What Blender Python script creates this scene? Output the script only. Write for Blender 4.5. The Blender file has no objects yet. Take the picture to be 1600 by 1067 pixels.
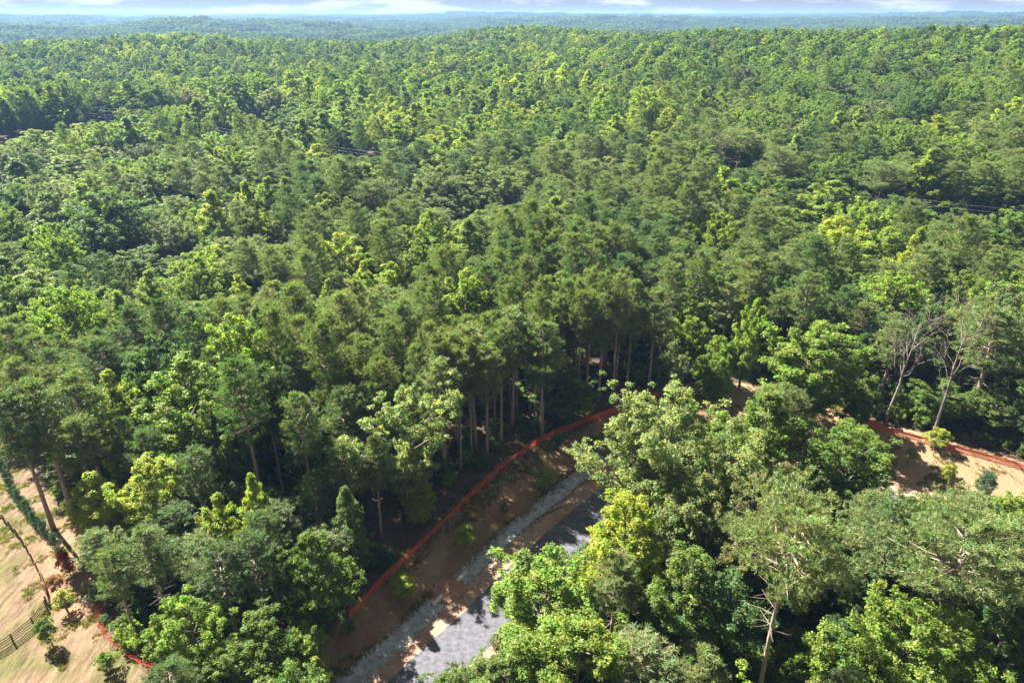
import bpy, math, random
import numpy as np
from math import radians as R, sin, cos, pi, tan, atan2, hypot

random.seed(7)
RNG = np.random.default_rng(7)
scene = bpy.context.scene
COL = scene.collection

# ------------------------------------------------------------------ camera, sky, sun, exposure
CAM_H, PITCH, FPX = 70.0, R(25.5), 1066.67
cam_d = bpy.data.cameras.new('camera'); cam = bpy.data.objects.new('camera', cam_d); COL.objects.link(cam)
cam_d.lens = 24; cam_d.sensor_width = 36; cam_d.clip_start = 1; cam_d.clip_end = 60000
cam.location = (0, 0, CAM_H); cam.rotation_euler = (pi / 2 - PITCH, 0, 0)
scene.camera = cam

SUN_EL, SUN_AZ = R(46), R(-49)          # azimuth from +Y (ahead of the camera), negative to the left
world = bpy.data.worlds.new('World'); scene.world = world; world.use_nodes = True
def build_world():
    nt = world.node_tree; nt.nodes.clear(); L = nt.links.new
    out = nt.nodes.new('ShaderNodeOutputWorld'); bg = nt.nodes.new('ShaderNodeBackground')
    sky = nt.nodes.new('ShaderNodeTexSky'); sky.sky_type = 'NISHITA'; sky.sun_disc = False
    sky.sun_elevation = SUN_EL; sky.sun_rotation = SUN_AZ; sky.altitude = 300
    sky.air_density = .45; sky.dust_density = 0.0; sky.ozone_density = 3.0
    tc = nt.nodes.new('ShaderNodeTexCoord'); sep = nt.nodes.new('ShaderNodeSeparateXYZ'); L(tc.outputs['Generated'], sep.inputs[0])
    at = nt.nodes.new('ShaderNodeMath'); at.operation = 'ARCTAN2'; L(sep.outputs['X'], at.inputs[0]); L(sep.outputs['Y'], at.inputs[1])
    mz = nt.nodes.new('ShaderNodeMath'); mz.operation = 'MULTIPLY'; mz.inputs[1].default_value = 7.0; L(sep.outputs['Z'], mz.inputs[0])
    com = nt.nodes.new('ShaderNodeCombineXYZ'); L(at.outputs[0], com.inputs[0]); L(mz.outputs[0], com.inputs[1])
    n = nt.nodes.new('ShaderNodeTexNoise'); n.inputs['Scale'].default_value = 7.0; n.inputs['Detail'].default_value = 8; n.inputs['Roughness'].default_value = .55
    n.noise_dimensions = '3D'; L(com.outputs[0], n.inputs['Vector'])
    rp = nt.nodes.new('ShaderNodeMapRange'); rp.inputs[1].default_value = .50; rp.inputs[2].default_value = .60; rp.inputs[3].default_value = .38; rp.clamp = True
    L(n.outputs[0], rp.inputs[0])
    mx = nt.nodes.new('ShaderNodeMix'); mx.data_type = 'RGBA'
    L(rp.outputs[0], mx.inputs[0]); L(sky.outputs[0], mx.inputs[6]); mx.inputs[7].default_value = (2.15, 2.2, 2.35, 1)
    mt = nt.nodes.new('ShaderNodeMix'); mt.data_type = 'RGBA'; mt.blend_type = 'MULTIPLY'; mt.inputs[0].default_value = 1; L(sky.outputs[0], mt.inputs[6]); mt.inputs[7].default_value = (.064, .068, .088, 1); L(mt.outputs[2], mx.inputs[6])
    L(mx.outputs[2], bg.inputs[0]); bg.inputs[1].default_value = 0.066
    L(bg.outputs[0], out.inputs[0])
build_world()
sun_d = bpy.data.lights.new('sun', 'SUN'); sun_d.energy = 5.0; sun_d.angle = R(0.5); sun_d.color = (1.0, .95, .86)
sun = bpy.data.objects.new('sun', sun_d); COL.objects.link(sun)
sun.rotation_euler = (pi / 2 - SUN_EL, 0, pi - SUN_AZ); sun.location = (-60, 60, 120)

vs = scene.view_settings
scene.display_settings.display_device = 'sRGB'
vs.view_transform = 'Standard'; vs.look = 'None'; vs.gamma = 1; vs.use_curve_mapping = False
vs.exposure = 2.75
cy = scene.cycles
cy.max_bounces = 8; cy.diffuse_bounces = 6; cy.glossy_bounces = 1; cy.transmission_bounces = 4; cy.volume_bounces = 0
cy.transparent_max_bounces = 4; cy.caustics_reflective = False; cy.caustics_refractive = False
cy.use_denoising = True; cy.denoiser = 'OPENIMAGEDENOISE'; cy.denoising_prefilter = 'ACCURATE'; cy.denoising_input_passes = 'RGB_ALBEDO_NORMAL'
scene.render.use_persistent_data = False

# ------------------------------------------------------------------ terrain height, projection
def bump(x, y, cx, cy_, sx, sy, h): return h * np.exp(-((x - cx) / sx) ** 2 - ((y - cy_) / sy) ** 2)
PROF = {  # hand-laid hill profiles (distance, height) for bearings in degrees
    -38: [(0, 0), (180, 0), (260, 3), (360, 6), (435, 14), (560, 12), (820, 27), (1100, 0), (1500, -3), (1950, 20), (2400, 34), (3000, 12), (4300, 44), (7000, 40), (10000, 58), (20000, 50)],
    -18: [(0, 0), (220, 0), (300, 3), (380, 6), (440, 13), (560, 13), (840, 29), (1150, 2), (1500, -2), (2000, 20), (2500, 36), (3100, 12), (4400, 45), (7000, 40), (10000, 58), (20000, 50)],
    0: [(0, 0), (230, 0), (300, 3), (400, 9), (520, 17), (840, 36), (1200, 8), (2000, 6), (2600, 14), (3300, 44), (4000, 24), (5200, 50), (7000, 44), (10000, 59), (20000, 50)],
    16: [(0, 0), (210, 0), (260, 4), (340, 16), (430, 27), (650, 39), (900, 18), (2300, 10), (3300, 42), (4000, 28), (5400, 54), (7000, 46), (10000, 61), (20000, 50)],
    38: [(0, 0), (200, 0), (240, 4), (320, 17), (420, 30), (640, 44), (900, 20), (2400, 12), (3300, 40), (4000, 30), (5200, 58), (7000, 48), (10000, 63), (20000, 50)],
}
_az = sorted(PROF)
_fence_w = None                                                        # filled below: the bank's upper edge
def terrain(x, y):
    x = np.asarray(x, float); y = np.asarray(y, float)
    d = np.hypot(x, y); a = np.degrees(np.arctan2(x, y))
    cols = []
    for k in _az:
        p = np.array(PROF[k], float)
        m = 0
        for s in (.9, .95, 1.0, 1.05, 1.1): m = m + np.interp(d * s, p[:, 0], p[:, 1])
        cols.append(m / 5)
    cols = np.array(cols)
    ac = np.clip(a, _az[0], _az[-1]); z = np.zeros_like(d)
    for i in range(len(_az) - 1):
        t = (ac - _az[i]) / (_az[i + 1] - _az[i]); m = (t >= 0) & (t <= 1); t = t * t * (3 - 2 * t)
        z = np.where(m, cols[i] * (1 - t) + cols[i + 1] * t, z)
    w = np.clip((d - 180) / 900, 0, 1)
    z = z + w * (5.5 * np.sin(x / 71 + y / 143) + 5.0 * np.sin(y / 77 - x / 131 + 1.3) + 3.0 * np.sin(x / 37 + 2.2) * np.sin(y / 45))
    z = z + 6 * np.sin(a / 5.5 + 1) * np.exp(-((d - 820) / 200) ** 2) + 9 * np.sin(a / 4.1 + .5) * np.exp(-((d - 2600) / 600) ** 2) + 10 * np.sin(a / 6.3 + 2) * np.exp(-((d - 5000) / 900) ** 2)
    w2 = np.clip((d - 1500) / 4000, 0, 1)
    z = z + w2 * (4.5 * np.sin(x / 410 + 1) + 3.5 * np.sin(x / 790 + y / 900 + 2) + 3 * np.sin(x / 233 + y / 610))
    z = z + .25 * np.sin(x / 9.0 + 1.1) * np.sin(y / 11.0 + .4) * np.clip((d - 40) / 40, 0, 1)
    if _fence_w is not None:
        near = (d < 170)
        if np.any(near):
            s = np.full(d.shape, -50.0); s[near] = fence_side(x[near], y[near])
            t = np.clip((s + 9) / 9, 0, 1); t = t * t * (3 - 2 * t)
            z = z + np.where(near, 1.7 * t * np.clip((170 - d) / 40, 0, 1), 0)
    return z
def seg_dist(px, py, path):
    """distance to a polyline, sign: positive on the left-hand (forest) side"""
    best = np.full(px.shape, 1e9); sg = np.zeros(px.shape)
    for (x0, y0), (x1, y1) in zip(path[:-1], path[1:]):
        dx, dy = x1 - x0, y1 - y0; L2 = dx * dx + dy * dy
        t = np.clip(((px - x0) * dx + (py - y0) * dy) / L2, 0, 1)
        qx, qy = px - x0 - t * dx, py - y0 - t * dy
        dd = np.hypot(qx, qy); s = np.sign(dx * qy - dy * qx)
        m = dd < best; best = np.where(m, dd, best); sg = np.where(m, s, sg)
    return best * sg
def fence_side(x, y): return seg_dist(x, y, _fence_w)
def ray(px, py):
    x = (px - 800) / FPX; y = (533.5 - py) / FPX
    d = np.array((x, cos(PITCH) + y * sin(PITCH), -sin(PITCH) + y * cos(PITCH))); return d
def flat(px, py, z=0.0):
    d = ray(px, py); t = (z - CAM_H) / d[2]; return (d[0] * t, d[1] * t)
def hit(px, py, h=0.0):
    """the point under pixel-ray (px,py) where the ray is h above the ground: a way of measuring positions off the photograph"""
    d = ray(px, py); ts = np.concatenate([np.arange(20, 400, .5), np.geomspace(400, 12000, 1500)])
    z = CAM_H + d[2] * ts - terrain(d[0] * ts, d[1] * ts) - h
    i = int(np.argmax(z < 0)); i = max(i, 1)
    if z[i] >= 0: i = len(ts) - 1
    a, b = z[i - 1], z[i]; t = ts[i - 1] + (ts[i] - ts[i - 1]) * (a / (a - b) if a != b else 0)
    return float(d[0] * t), float(d[1] * t), float(t)
def project(x, y, z):
    dz = z - CAM_H; zc = y * cos(PITCH) - dz * sin(PITCH); yc = y * sin(PITCH) + dz * cos(PITCH)
    return 800 + FPX * x / zc, 533.5 - FPX * yc / zc, zc
FENCE_PX = [(545, 965), (610, 900), (700, 812), (800, 720), (835, 697), (870, 680), (912, 662), (955, 648), (1000, 626), (1100, 606), (1200, 612), (1310, 645), (1380, 675), (1440, 690), (1530, 715), (1600, 735), (1700, 765)]
_f = [flat(*p) for p in FENCE_PX]
_fence_w = [(_f[0][0] - 8, _f[0][1] - 16)] + _f + [(_f[-1][0] + 30, _f[-1][1] - 22)]
def G(x, y): return float(terrain(np.array([x]), np.array([y]))[0])
def inpoly(x, y, poly):
    x = np.asarray(x, float); y = np.asarray(y, float); c = np.zeros(x.shape, bool); n = len(poly); j = n - 1
    for i in range(n):
        xi, yi = poly[i]; xj, yj = poly[j]
        if yi != yj:
            m = ((yi > y) != (yj > y)) & (x < (xj - xi) * (y - yi) / (yj - yi) + xi); c ^= m
        j = i
    return c
ROAD_CLEAR = [flat(*p) for p in FENCE_PX + [(1800, 800), (1800, 900), (1600, 815), (1510, 800), (1400, 800), (1369, 790), (1241, 762), (1130, 735), (1010, 775), (945, 840), (890, 885), (790, 985), (745, 1030), (690, 1100), (560, 1240), (350, 1200), (470, 1067)]]
FIELD = [flat(*p) for p in [(-90, 640), (0, 690), (60, 730), (125, 825), (150, 880), (168, 935), (165, 985), (245, 1045), (310, 1110), (300, 1300), (-500, 1300), (-500, 720)]]
_p, _q = np.array(hit(555, 236, 12)[:2]), np.array(hit(1550, 332, 12)[:2])
LINE_A, LINE_B = tuple(_p + (_p - _q) * 1.75), tuple(_q + (_q - _p) * .3)                               # power line corridor
def line_off(x, y):
    dx, dy = LINE_B[0] - LINE_A[0], LINE_B[1] - LINE_A[1]; L = hypot(dx, dy)
    return ((x - LINE_A[0]) * -dy + (y - LINE_A[1]) * dx) / L
FAR_FIELD = [(d * sin(R(a)), d * cos(R(a))) for d, a in ((372, -48), (372, -34), (382, -26), (392, -19), (404, -15), (424, -15), (438, -19), (440, -26), (436, -34), (436, -48))]

# ------------------------------------------------------------------ mesh helpers
def mesh_np(name, verts, faces, mat=None, smooth=False):
    """faces: (N,k) int array, all with k corners"""
    v = np.asarray(verts, np.float32).reshape(-1, 3); f = np.asarray(faces, np.int32)
    me = bpy.data.meshes.new(name); k = f.shape[1]; n = f.shape[0]
    me.vertices.add(len(v)); me.vertices.foreach_set('co', v.ravel())
    me.loops.add(n * k); me.loops.foreach_set('vertex_index', f.ravel())
    me.polygons.add(n); me.polygons.foreach_set('loop_start', np.arange(0, n * k, k, dtype=np.int32))
    if smooth: me.polygons.foreach_set('use_smooth', np.ones(n, bool))
    me.update(calc_edges=True)
    if mat: me.materials.append(mat)
    return me
class MB:
    def __init__(s): s.v = []; s.f = []
    def tube(s, pts, rad, n=6, cap=True):
        pts = [np.array(p, float) for p in pts]; b = len(s.v); m = len(pts)
        for i, p in enumerate(pts):
            t = pts[min(i + 1, m - 1)] - pts[max(i - 1, 0)]; t /= (np.linalg.norm(t) + 1e-9)
            u = np.cross(t, (0, 0, 1) if abs(t[2]) < .9 else (1, 0, 0)); u /= np.linalg.norm(u); w = np.cross(t, u)
            r = rad[i] if hasattr(rad, '__len__') else rad
            for k in range(n):
                a = 2 * pi * k / n; s.v.append(tuple(p + r * (cos(a) * u + sin(a) * w)))
        for i in range(m - 1):
            for k in range(n):
                k2 = (k + 1) % n; s.f.append((b + i * n + k, b + i * n + k2, b + (i + 1) * n + k2, b + (i + 1) * n + k))
        if cap:
            s.f.append(tuple(b + (m - 1) * n + k for k in range(n))); s.f.append(tuple(b + n - 1 - k for k in range(n)))
    def box(s, c, size, rz=0, tilt=None):
        b = len(s.v); cx, cy_, cz = c; sx, sy, sz = (q / 2 for q in size)
        for dz in (-sz, sz):
            for dx, dy in ((-sx, -sy), (sx, -sy), (sx, sy), (-sx, sy)):
                s.v.append((cx + dx * cos(rz) - dy * sin(rz), cy_ + dx * sin(rz) + dy * cos(rz), cz + dz))
        s.f += [tuple(b + q for q in f) for f in ((3, 2, 1, 0), (4, 5, 6, 7), (0, 1, 5, 4), (1, 2, 6, 5), (2, 3, 7, 6), (3, 0, 4, 7))]
    def plank(s, p, q, w, h):
        """board from p to q, w thick, h tall"""
        p = np.array(p, float); q = np.array(q, float); t = (q - p) / np.linalg.norm(q - p); u = np.cross(t, (0, 0, 1)); u /= np.linalg.norm(u); up = np.cross(u, t); b = len(s.v)
        for c in (p, q):
            for a, e in ((-1, -1), (1, -1), (1, 1), (-1, 1)): s.v.append(tuple(c + a * w / 2 * u + e * h / 2 * up))
        s.f += [tuple(b + k for k in f) for f in ((0, 1, 2, 3), (7, 6, 5, 4), (0, 4, 5, 1), (1, 5, 6, 2), (2, 6, 7, 3), (3, 7, 4, 0))]
    def mesh(s, name, mat, smooth=False):
        me = bpy.data.meshes.new(name); me.from_pydata(s.v, [], s.f)
        if smooth: me.polygons.foreach_set('use_smooth', np.ones(len(me.polygons), bool))
        me.update(); me.materials.append(mat); return me
def link(name, me, parent=None, loc=None):
    o = bpy.data.objects.new(name, me); COL.objects.link(o)
    if parent is not None: o.parent = parent
    if loc is not None: o.location = loc
    return o
def tag(o, label=None, cat=None, group=None, kind=None):
    if label: o['label'] = label
    if cat: o['category'] = cat
    if group: o['group'] = group
    if kind: o['kind'] = kind
    return o
def thing(name, label, cat, loc=(0, 0, 0), rz=0, group=None):
    o = link(name, None); o.location = loc; o.rotation_euler = (0, 0, rz); o.empty_display_size = .3
    return tag(o, label, cat, group)

# ------------------------------------------------------------------ materials
def mat_new(name):
    m = bpy.data.materials.new(name); m.use_nodes = True; nt = m.node_tree; nt.nodes.clear()
    return m, nt, nt.nodes.new('ShaderNodeOutputMaterial'), nt.links.new
def rgb(nt, L, node_fac, c0, c1, p0=0.0, p1=1.0, mid=None):
    r = nt.nodes.new('ShaderNodeValToRGB'); e = r.color_ramp.elements
    e[0].position = p0; e[0].color = (*c0, 1); e[1].position = p1; e[1].color = (*c1, 1)
    if mid:
        k = e.new(mid[0]); k.color = (*mid[1], 1)
    L(node_fac, r.inputs[0]); return r.outputs[0]
def noise(nt, L, scale, detail=4, rough=.55, vec=None, kind='Object'):
    n = nt.nodes.new('ShaderNodeTexNoise'); n.inputs['Scale'].default_value = scale; n.inputs['Detail'].default_value = detail; n.inputs['Roughness'].default_value = rough
    if vec is None:
        tc = nt.nodes.new('ShaderNodeTexCoord'); vec = tc.outputs[kind]
    L(vec, n.inputs['Vector']); return n.outputs[0]
def foliage(name, transl=.32, rough=.5, spec=.25, lo=.6, hi=1.45, tcol=(1.28, 1.42, .42)):
    m, nt, out, L = mat_new(name)
    at = nt.nodes.new('ShaderNodeAttribute'); at.attribute_type = 'INSTANCER'; at.attribute_name = 'tint'
    geo = nt.nodes.new('ShaderNodeNewGeometry')
    mr = nt.nodes.new('ShaderNodeMapRange'); mr.inputs[3].default_value = lo; mr.inputs[4].default_value = hi; L(geo.outputs['Random Per Island'], mr.inputs[0])
    nz = noise(nt, L, .45, 2)
    mr2 = nt.nodes.new('ShaderNodeMapRange'); mr2.inputs[1].default_value = .3; mr2.inputs[2].default_value = .7; mr2.inputs[3].default_value = .75; mr2.inputs[4].default_value = 1.25; L(nz, mr2.inputs[0])
    mu = nt.nodes.new('ShaderNodeMath'); mu.operation = 'MULTIPLY'; L(mr.outputs[0], mu.inputs[0]); L(mr2.outputs[0], mu.inputs[1])
    sc = nt.nodes.new('ShaderNodeVectorMath'); sc.operation = 'SCALE'; L(at.outputs['Color'], sc.inputs[0]); L(mu.outputs[0], sc.inputs['Scale'])
    nh = noise(nt, L, .8, 3); mh = nt.nodes.new('ShaderNodeMapRange'); mh.inputs[1].default_value = .32; mh.inputs[2].default_value = .68; mh.inputs[3].default_value = .72; mh.inputs[4].default_value = 1.28; L(nh, mh.inputs[0])
    cb_ = nt.nodes.new('ShaderNodeCombineXYZ'); L(mh.outputs[0], cb_.inputs[0]); cb_.inputs[1].default_value = 1; cb_.inputs[2].default_value = 1
    hu = nt.nodes.new('ShaderNodeVectorMath'); hu.operation = 'MULTIPLY'; L(sc.outputs[0], hu.inputs[0]); L(cb_.outputs[0], hu.inputs[1]); sc = hu
    p = nt.nodes.new('ShaderNodeBsdfPrincipled'); p.inputs['Roughness'].default_value = rough; p.inputs['Specular IOR Level'].default_value = spec
    L(sc.outputs[0], p.inputs['Base Color'])
    tm = nt.nodes.new('ShaderNodeVectorMath'); tm.operation = 'MULTIPLY'; tm.inputs[1].default_value = tcol; L(sc.outputs[0], tm.inputs[0])
    t = nt.nodes.new('ShaderNodeBsdfTranslucent'); L(tm.outputs[0], t.inputs[0])
    mx = nt.nodes.new('ShaderNodeMixShader'); mx.inputs[0].default_value = transl; L(p.outputs[0], mx.inputs[1]); L(t.outputs[0], mx.inputs[2])
    L(mx.outputs[0], out.inputs[0]); return m
def plain(name, c0, c1, scale=3, rough=.9, detail=5, bump=0.0, stretch=None):
    m, nt, out, L = mat_new(name)
    vec = None
    if stretch:
        tc = nt.nodes.new('ShaderNodeTexCoord'); mp = nt.nodes.new('ShaderNodeMapping'); mp.inputs['Scale'].default_value = stretch; L(tc.outputs['Object'], mp.inputs[0]); vec = mp.outputs[0]
    nz = noise(nt, L, scale, detail, .6, vec)
    p = nt.nodes.new('ShaderNodeBsdfPrincipled'); p.inputs['Roughness'].default_value = rough; p.inputs['Specular IOR Level'].default_value = .2
    L(rgb(nt, L, nz, c0, c1, .3, .7), p.inputs['Base Color'])
    if bump:
        b = nt.nodes.new('ShaderNodeBump'); b.inputs['Strength'].default_value = bump; b.inputs['Distance'].default_value = .1; L(nz, b.inputs['Height']); L(b.outputs[0], p.inputs['Normal'])
    L(p.outputs[0], out.inputs[0]); return m
M_LEAF = foliage('broad_leaves', .55, .55, .25)
M_FAR = foliage('distant_leaves', .45, .7, .05, .82, 1.18)
M_FARN = foliage('distant_needles', .4, .7, .05, .82, 1.18, (1.15, 1.35, .55))
M_NEEDLE = foliage('pine_needles', .4, .5, .22, .6, 1.4, (1.15, 1.35, .55))
M_BARK = plain('grey_bark', (.07, .055, .04), (.19, .16, .125), 3, stretch=(3, 3, .6))
M_PBARK = plain('pine_bark', (.16, .105, .08), (.36, .27, .22), 3, stretch=(3, 3, .7))
M_DEAD = plain('dead_wood', (.085, .062, .052), (.18, .145, .125), 4, stretch=(3, 3, .6))
M_POST = plain('weathered_rail', (.13, .075, .045), (.22, .14, .09), 2.5, stretch=(6, 6, 1))
M_STONE = plain('pale_riprap', (.17, .17, .175), (.40, .40, .40), 1.3)
M_CONC = plain('pale_concrete', (.26, .24, .21), (.42, .39, .35), 5)
M_CLAY = plain('red_clay', (.14, .075, .05), (.24, .13, .085), 4)
M_BLACK = plain('black_sock', (.012, .012, .013), (.035, .033, .03), 5)
M_WIRE = plain('aluminium_wire', (.22, .22, .23), (.32, .32, .33), 2, .4)
M_STEEL = plain('galvanised_post', (.08, .09, .08), (.14, .15, .13), 5, .6)

def m_ground():
    m, nt, out, L = mat_new('ground')
    def attr(n):
        a = nt.nodes.new('ShaderNodeAttribute'); a.attribute_name = n; return a.outputs['Fac']
    def mixc(f, a, b):
        x = nt.nodes.new('ShaderNodeMix'); x.data_type = 'RGBA'; L(f, x.inputs[0]); L(a, x.inputs[6]); L(b, x.inputs[7]); return x.outputs[2]
    def sharpen(f, nz, k=.35):
        a = nt.nodes.new('ShaderNodeMath'); a.operation = 'MULTIPLY_ADD'; a.inputs[1].default_value = k; a.inputs[2].default_value = -k / 2; L(nz, a.inputs[0])
        b = nt.nodes.new('ShaderNodeMath'); b.operation = 'ADD'; L(f, b.inputs[0]); L(a.outputs[0], b.inputs[1])
        r = nt.nodes.new('ShaderNodeMapRange'); r.inputs[1].default_value = .35; r.inputs[2].default_value = .65; L(b.outputs[0], r.inputs[0]); return r.outputs[0]
    tc = nt.nodes.new('ShaderNodeTexCoord')
    mp = nt.nodes.new('ShaderNodeMapping'); mp.inputs['Rotation'].default_value = (0, 0, R(42)); mp.inputs['Scale'].default_value = (1, .22, 1); L(tc.outputs['Object'], mp.inputs[0])
    fine = noise(nt, L, 2.6, 8, .72); mid = noise(nt, L, .55, 5, .6); big = noise(nt, L, .14, 4, .55); streak = noise(nt, L, 1.6, 6, .7, mp.outputs[0])
    litter = mixc(mid, rgb(nt, L, fine, (0.028, 0.017, 0.012), (0.134, 0.081, 0.059), .3, .72), rgb(nt, L, fine, (0.020, 0.017, 0.009), (0.073, 0.056, 0.031), .3, .7))
    clay = rgb(nt, L, fine, (0.134, 0.070, 0.039), (0.263, 0.168, 0.106), .28, .72)
    grass = rgb(nt, L, fine, (0.062, 0.053, 0.017), (0.168, 0.132, 0.059), .25, .75)
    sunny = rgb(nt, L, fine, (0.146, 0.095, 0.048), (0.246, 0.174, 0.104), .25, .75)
    bank = mixc(rgb(nt, L, mid, (0, 0, 0), (1, 1, 1), .42, .6), mixc(rgb(nt, L, big, (0, 0, 0), (1, 1, 1), .4, .62), grass, sunny), rgb(nt, L, fine, (0.095, 0.048, 0.028), (0.202, 0.112, 0.070), .28, .72))
    straw = rgb(nt, L, streak, (.075, .048, .030), (.215, .145, .098), .3, .72)
    lawn = rgb(nt, L, streak, (.035, .034, .012), (.14, .125, .05), .3, .72)
    field = mixc(rgb(nt, L, big, (0, 0, 0), (1, 1, 1), .40, .60), straw, lawn)
    bankg = rgb(nt, L, fine, (0.062, 0.067, 0.020), (0.134, 0.134, 0.050), .25, .75)
    c = mixc(sharpen(attr('bank'), fine), litter, bank)
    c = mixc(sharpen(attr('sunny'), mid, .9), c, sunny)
    c = mixc(sharpen(attr('field'), fine), c, field)
    c = mixc(sharpen(attr('clay'), mid, .8), c, clay)
    c = mixc(sharpen(attr('grass'), fine), c, bankg)
    p = nt.nodes.new('ShaderNodeBsdfPrincipled'); p.inputs['Roughness'].default_value = .95; p.inputs['Specular IOR Level'].default_value = .1
    L(c, p.inputs['Base Color'])
    b = nt.nodes.new('ShaderNodeBump'); b.inputs['Strength'].default_value = .9; b.inputs['Distance'].default_value = .25
    add = nt.nodes.new('ShaderNodeMath'); add.operation = 'ADD'; L(fine, add.inputs[0]); L(streak, add.inputs[1]); L(add.outputs[0], b.inputs['Height']); L(b.outputs[0], p.inputs['Normal'])
    L(p.outputs[0], out.inputs[0]); return m
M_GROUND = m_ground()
M_ASPHALT = plain('worn_asphalt', (.042, .041, .050), (.098, .096, .112), 1.6, .85, 9, .25)
def m_shoulder():
    m, nt, out, L = mat_new('clay_shoulder')
    a = noise(nt, L, 2.2, 8, .7); b = noise(nt, L, .5, 4)
    p = nt.nodes.new('ShaderNodeBsdfPrincipled'); p.inputs['Roughness'].default_value = .95
    x = nt.nodes.new('ShaderNodeMix'); x.data_type = 'RGBA'; L(rgb(nt, L, b, (0, 0, 0), (1, 1, 1), .4, .62), x.inputs[0])
    L(rgb(nt, L, a, (0.146, 0.084, 0.056), (0.291, 0.207, 0.157), .3, .7), x.inputs[6]); L(rgb(nt, L, a, (0.123, 0.067, 0.042), (0.224, 0.132, 0.084), .3, .7), x.inputs[7])
    L(x.outputs[2], p.inputs['Base Color']); bp = nt.nodes.new('ShaderNodeBump'); bp.inputs['Strength'].default_value = .6; bp.inputs['Distance'].default_value = .12; L(a, bp.inputs['Height']); L(bp.outputs[0], p.inputs['Normal'])
    L(p.outputs[0], out.inputs[0]); return m
M_SHOULDER = m_shoulder()
def m_net():
    m, nt, out, L = mat_new('orange_net')
    p = nt.nodes.new('ShaderNodeBsdfPrincipled'); p.inputs['Roughness'].default_value = .45
    nz = noise(nt, L, 1.1, 4)
    L(rgb(nt, L, nz, (.70, .085, .045), (.85, .16, .09), .3, .7), p.inputs['Base Color'])
    t = nt.nodes.new('ShaderNodeBsdfTranslucent'); t.inputs[0].default_value = (.75, .12, .06, 1)
    mx = nt.nodes.new('ShaderNodeMixShader'); mx.inputs[0].default_value = .3; L(p.outputs[0], mx.inputs[1]); L(t.outputs[0], mx.inputs[2]); L(mx.outputs[0], out.inputs[0]); return m
M_NET = m_net()

# ------------------------------------------------------------------ the ground sheet
def build_ground():
    az = np.concatenate([np.arange(-180, -48, 6), np.arange(-48, 48.01, .5), np.arange(54, 180, 6)])
    rr = np.concatenate([[0.01, 20, 35, 45], np.arange(48, 150, .8), np.geomspace(151, 18000, 170)])
    A, D = np.meshgrid(np.radians(az), rr)
    X, Y = D * np.sin(A), D * np.cos(A); Z = terrain(X, Y)
    n, m = len(rr), len(az); i = np.arange(n - 1)[:, None]; j = np.arange(m)[None]; j2 = (j + 1) % m
    f = np.stack([i * m + j, (i + 1) * m + j, (i + 1) * m + j2, i * m + j2], -1).reshape(-1, 4)
    # the fan is listed clockwise, so flip for upward normals
    me = mesh_np('ground', np.stack([X, Y, Z], -1), f[:, ::-1] if False else f[:, [0, 3, 2, 1]], M_GROUND, True)
    if me.polygons[5000].normal.z < 0: me.flip_normals()
    x, y = X.ravel(), Y.ravel()
    bank = inpoly(x, y, ROAD_CLEAR).astype(np.float32); field = inpoly(x, y, FIELD).astype(np.float32)
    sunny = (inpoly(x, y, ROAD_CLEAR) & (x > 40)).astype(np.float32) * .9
    manx, many = flat(118, 905)
    clay = np.exp(-(((x - manx) * .8 + (y - many) * .6) / 4.5) ** 2 - (((x - manx) * -.6 + (y - many) * .8) / 17) ** 2).astype(np.float32) * field * .9
    cor = inpoly(x, y, FAR_FIELD)
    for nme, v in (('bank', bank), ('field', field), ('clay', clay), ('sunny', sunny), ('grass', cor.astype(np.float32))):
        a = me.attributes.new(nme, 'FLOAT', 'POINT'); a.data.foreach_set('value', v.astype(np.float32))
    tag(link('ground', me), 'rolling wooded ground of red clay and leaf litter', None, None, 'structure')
build_ground()

def smooth_path(pts, step=1.0):
    p = np.array(pts, float); q = [p[0]]
    P = np.vstack([2 * p[0] - p[1], p, 2 * p[-1] - p[-2]])
    for i in range(1, len(P) - 2):
        n = max(2, int(np.linalg.norm(P[i + 1] - P[i]) / step))
        for k in range(1, n + 1):
            t = k / n
            q.append(.5 * ((2 * P[i]) + (-P[i - 1] + P[i + 1]) * t + (2 * P[i - 1] - 5 * P[i] + 4 * P[i + 1] - P[i + 2]) * t * t + (-P[i - 1] + 3 * P[i] - 3 * P[i + 1] + P[i + 2]) * t ** 3))
    return np.array(q)
def normals2(p):
    t = np.gradient(p, axis=0); t /= np.linalg.norm(t, axis=1)[:, None]; return np.stack([-t[:, 1], t[:, 0]], 1)
def strip(name, path, o0, o1, lift, mat, ncross=6, wob0=0, wob1=0, thick=None):
    p = smooth_path(path, .8); nn = normals2(p); k = np.linspace(0, 1, ncross + 1)
    s = np.arange(len(p)) * .8
    a0 = o0 + wob0 * (np.sin(s * .9) * .5 + np.sin(s * 2.3 + 1) * .35 + RNG.normal(0, .25, len(p)))
    a1 = o1 + wob1 * (np.sin(s * .8 + 2) * .5 + np.sin(s * 2.1) * .35 + RNG.normal(0, .25, len(p)))
    off = a0[:, None] * (1 - k) + a1[:, None] * k
    X = p[:, 0:1] + nn[:, 0:1] * off; Y = p[:, 1:2] + nn[:, 1:2] * off; Z = terrain(X, Y) + lift
    n, m = X.shape; i = np.arange(n - 1)[:, None]; j = np.arange(m - 1)[None]
    f = np.stack([i * m + j, i * m + j + 1, (i + 1) * m + j + 1, (i + 1) * m + j], -1).reshape(-1, 4)
    me = mesh_np(name, np.stack([X, Y, Z], -1), f, mat, True)
    if me.polygons[0].normal.z < 0: me.flip_normals()
    return link(name, me)
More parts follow.
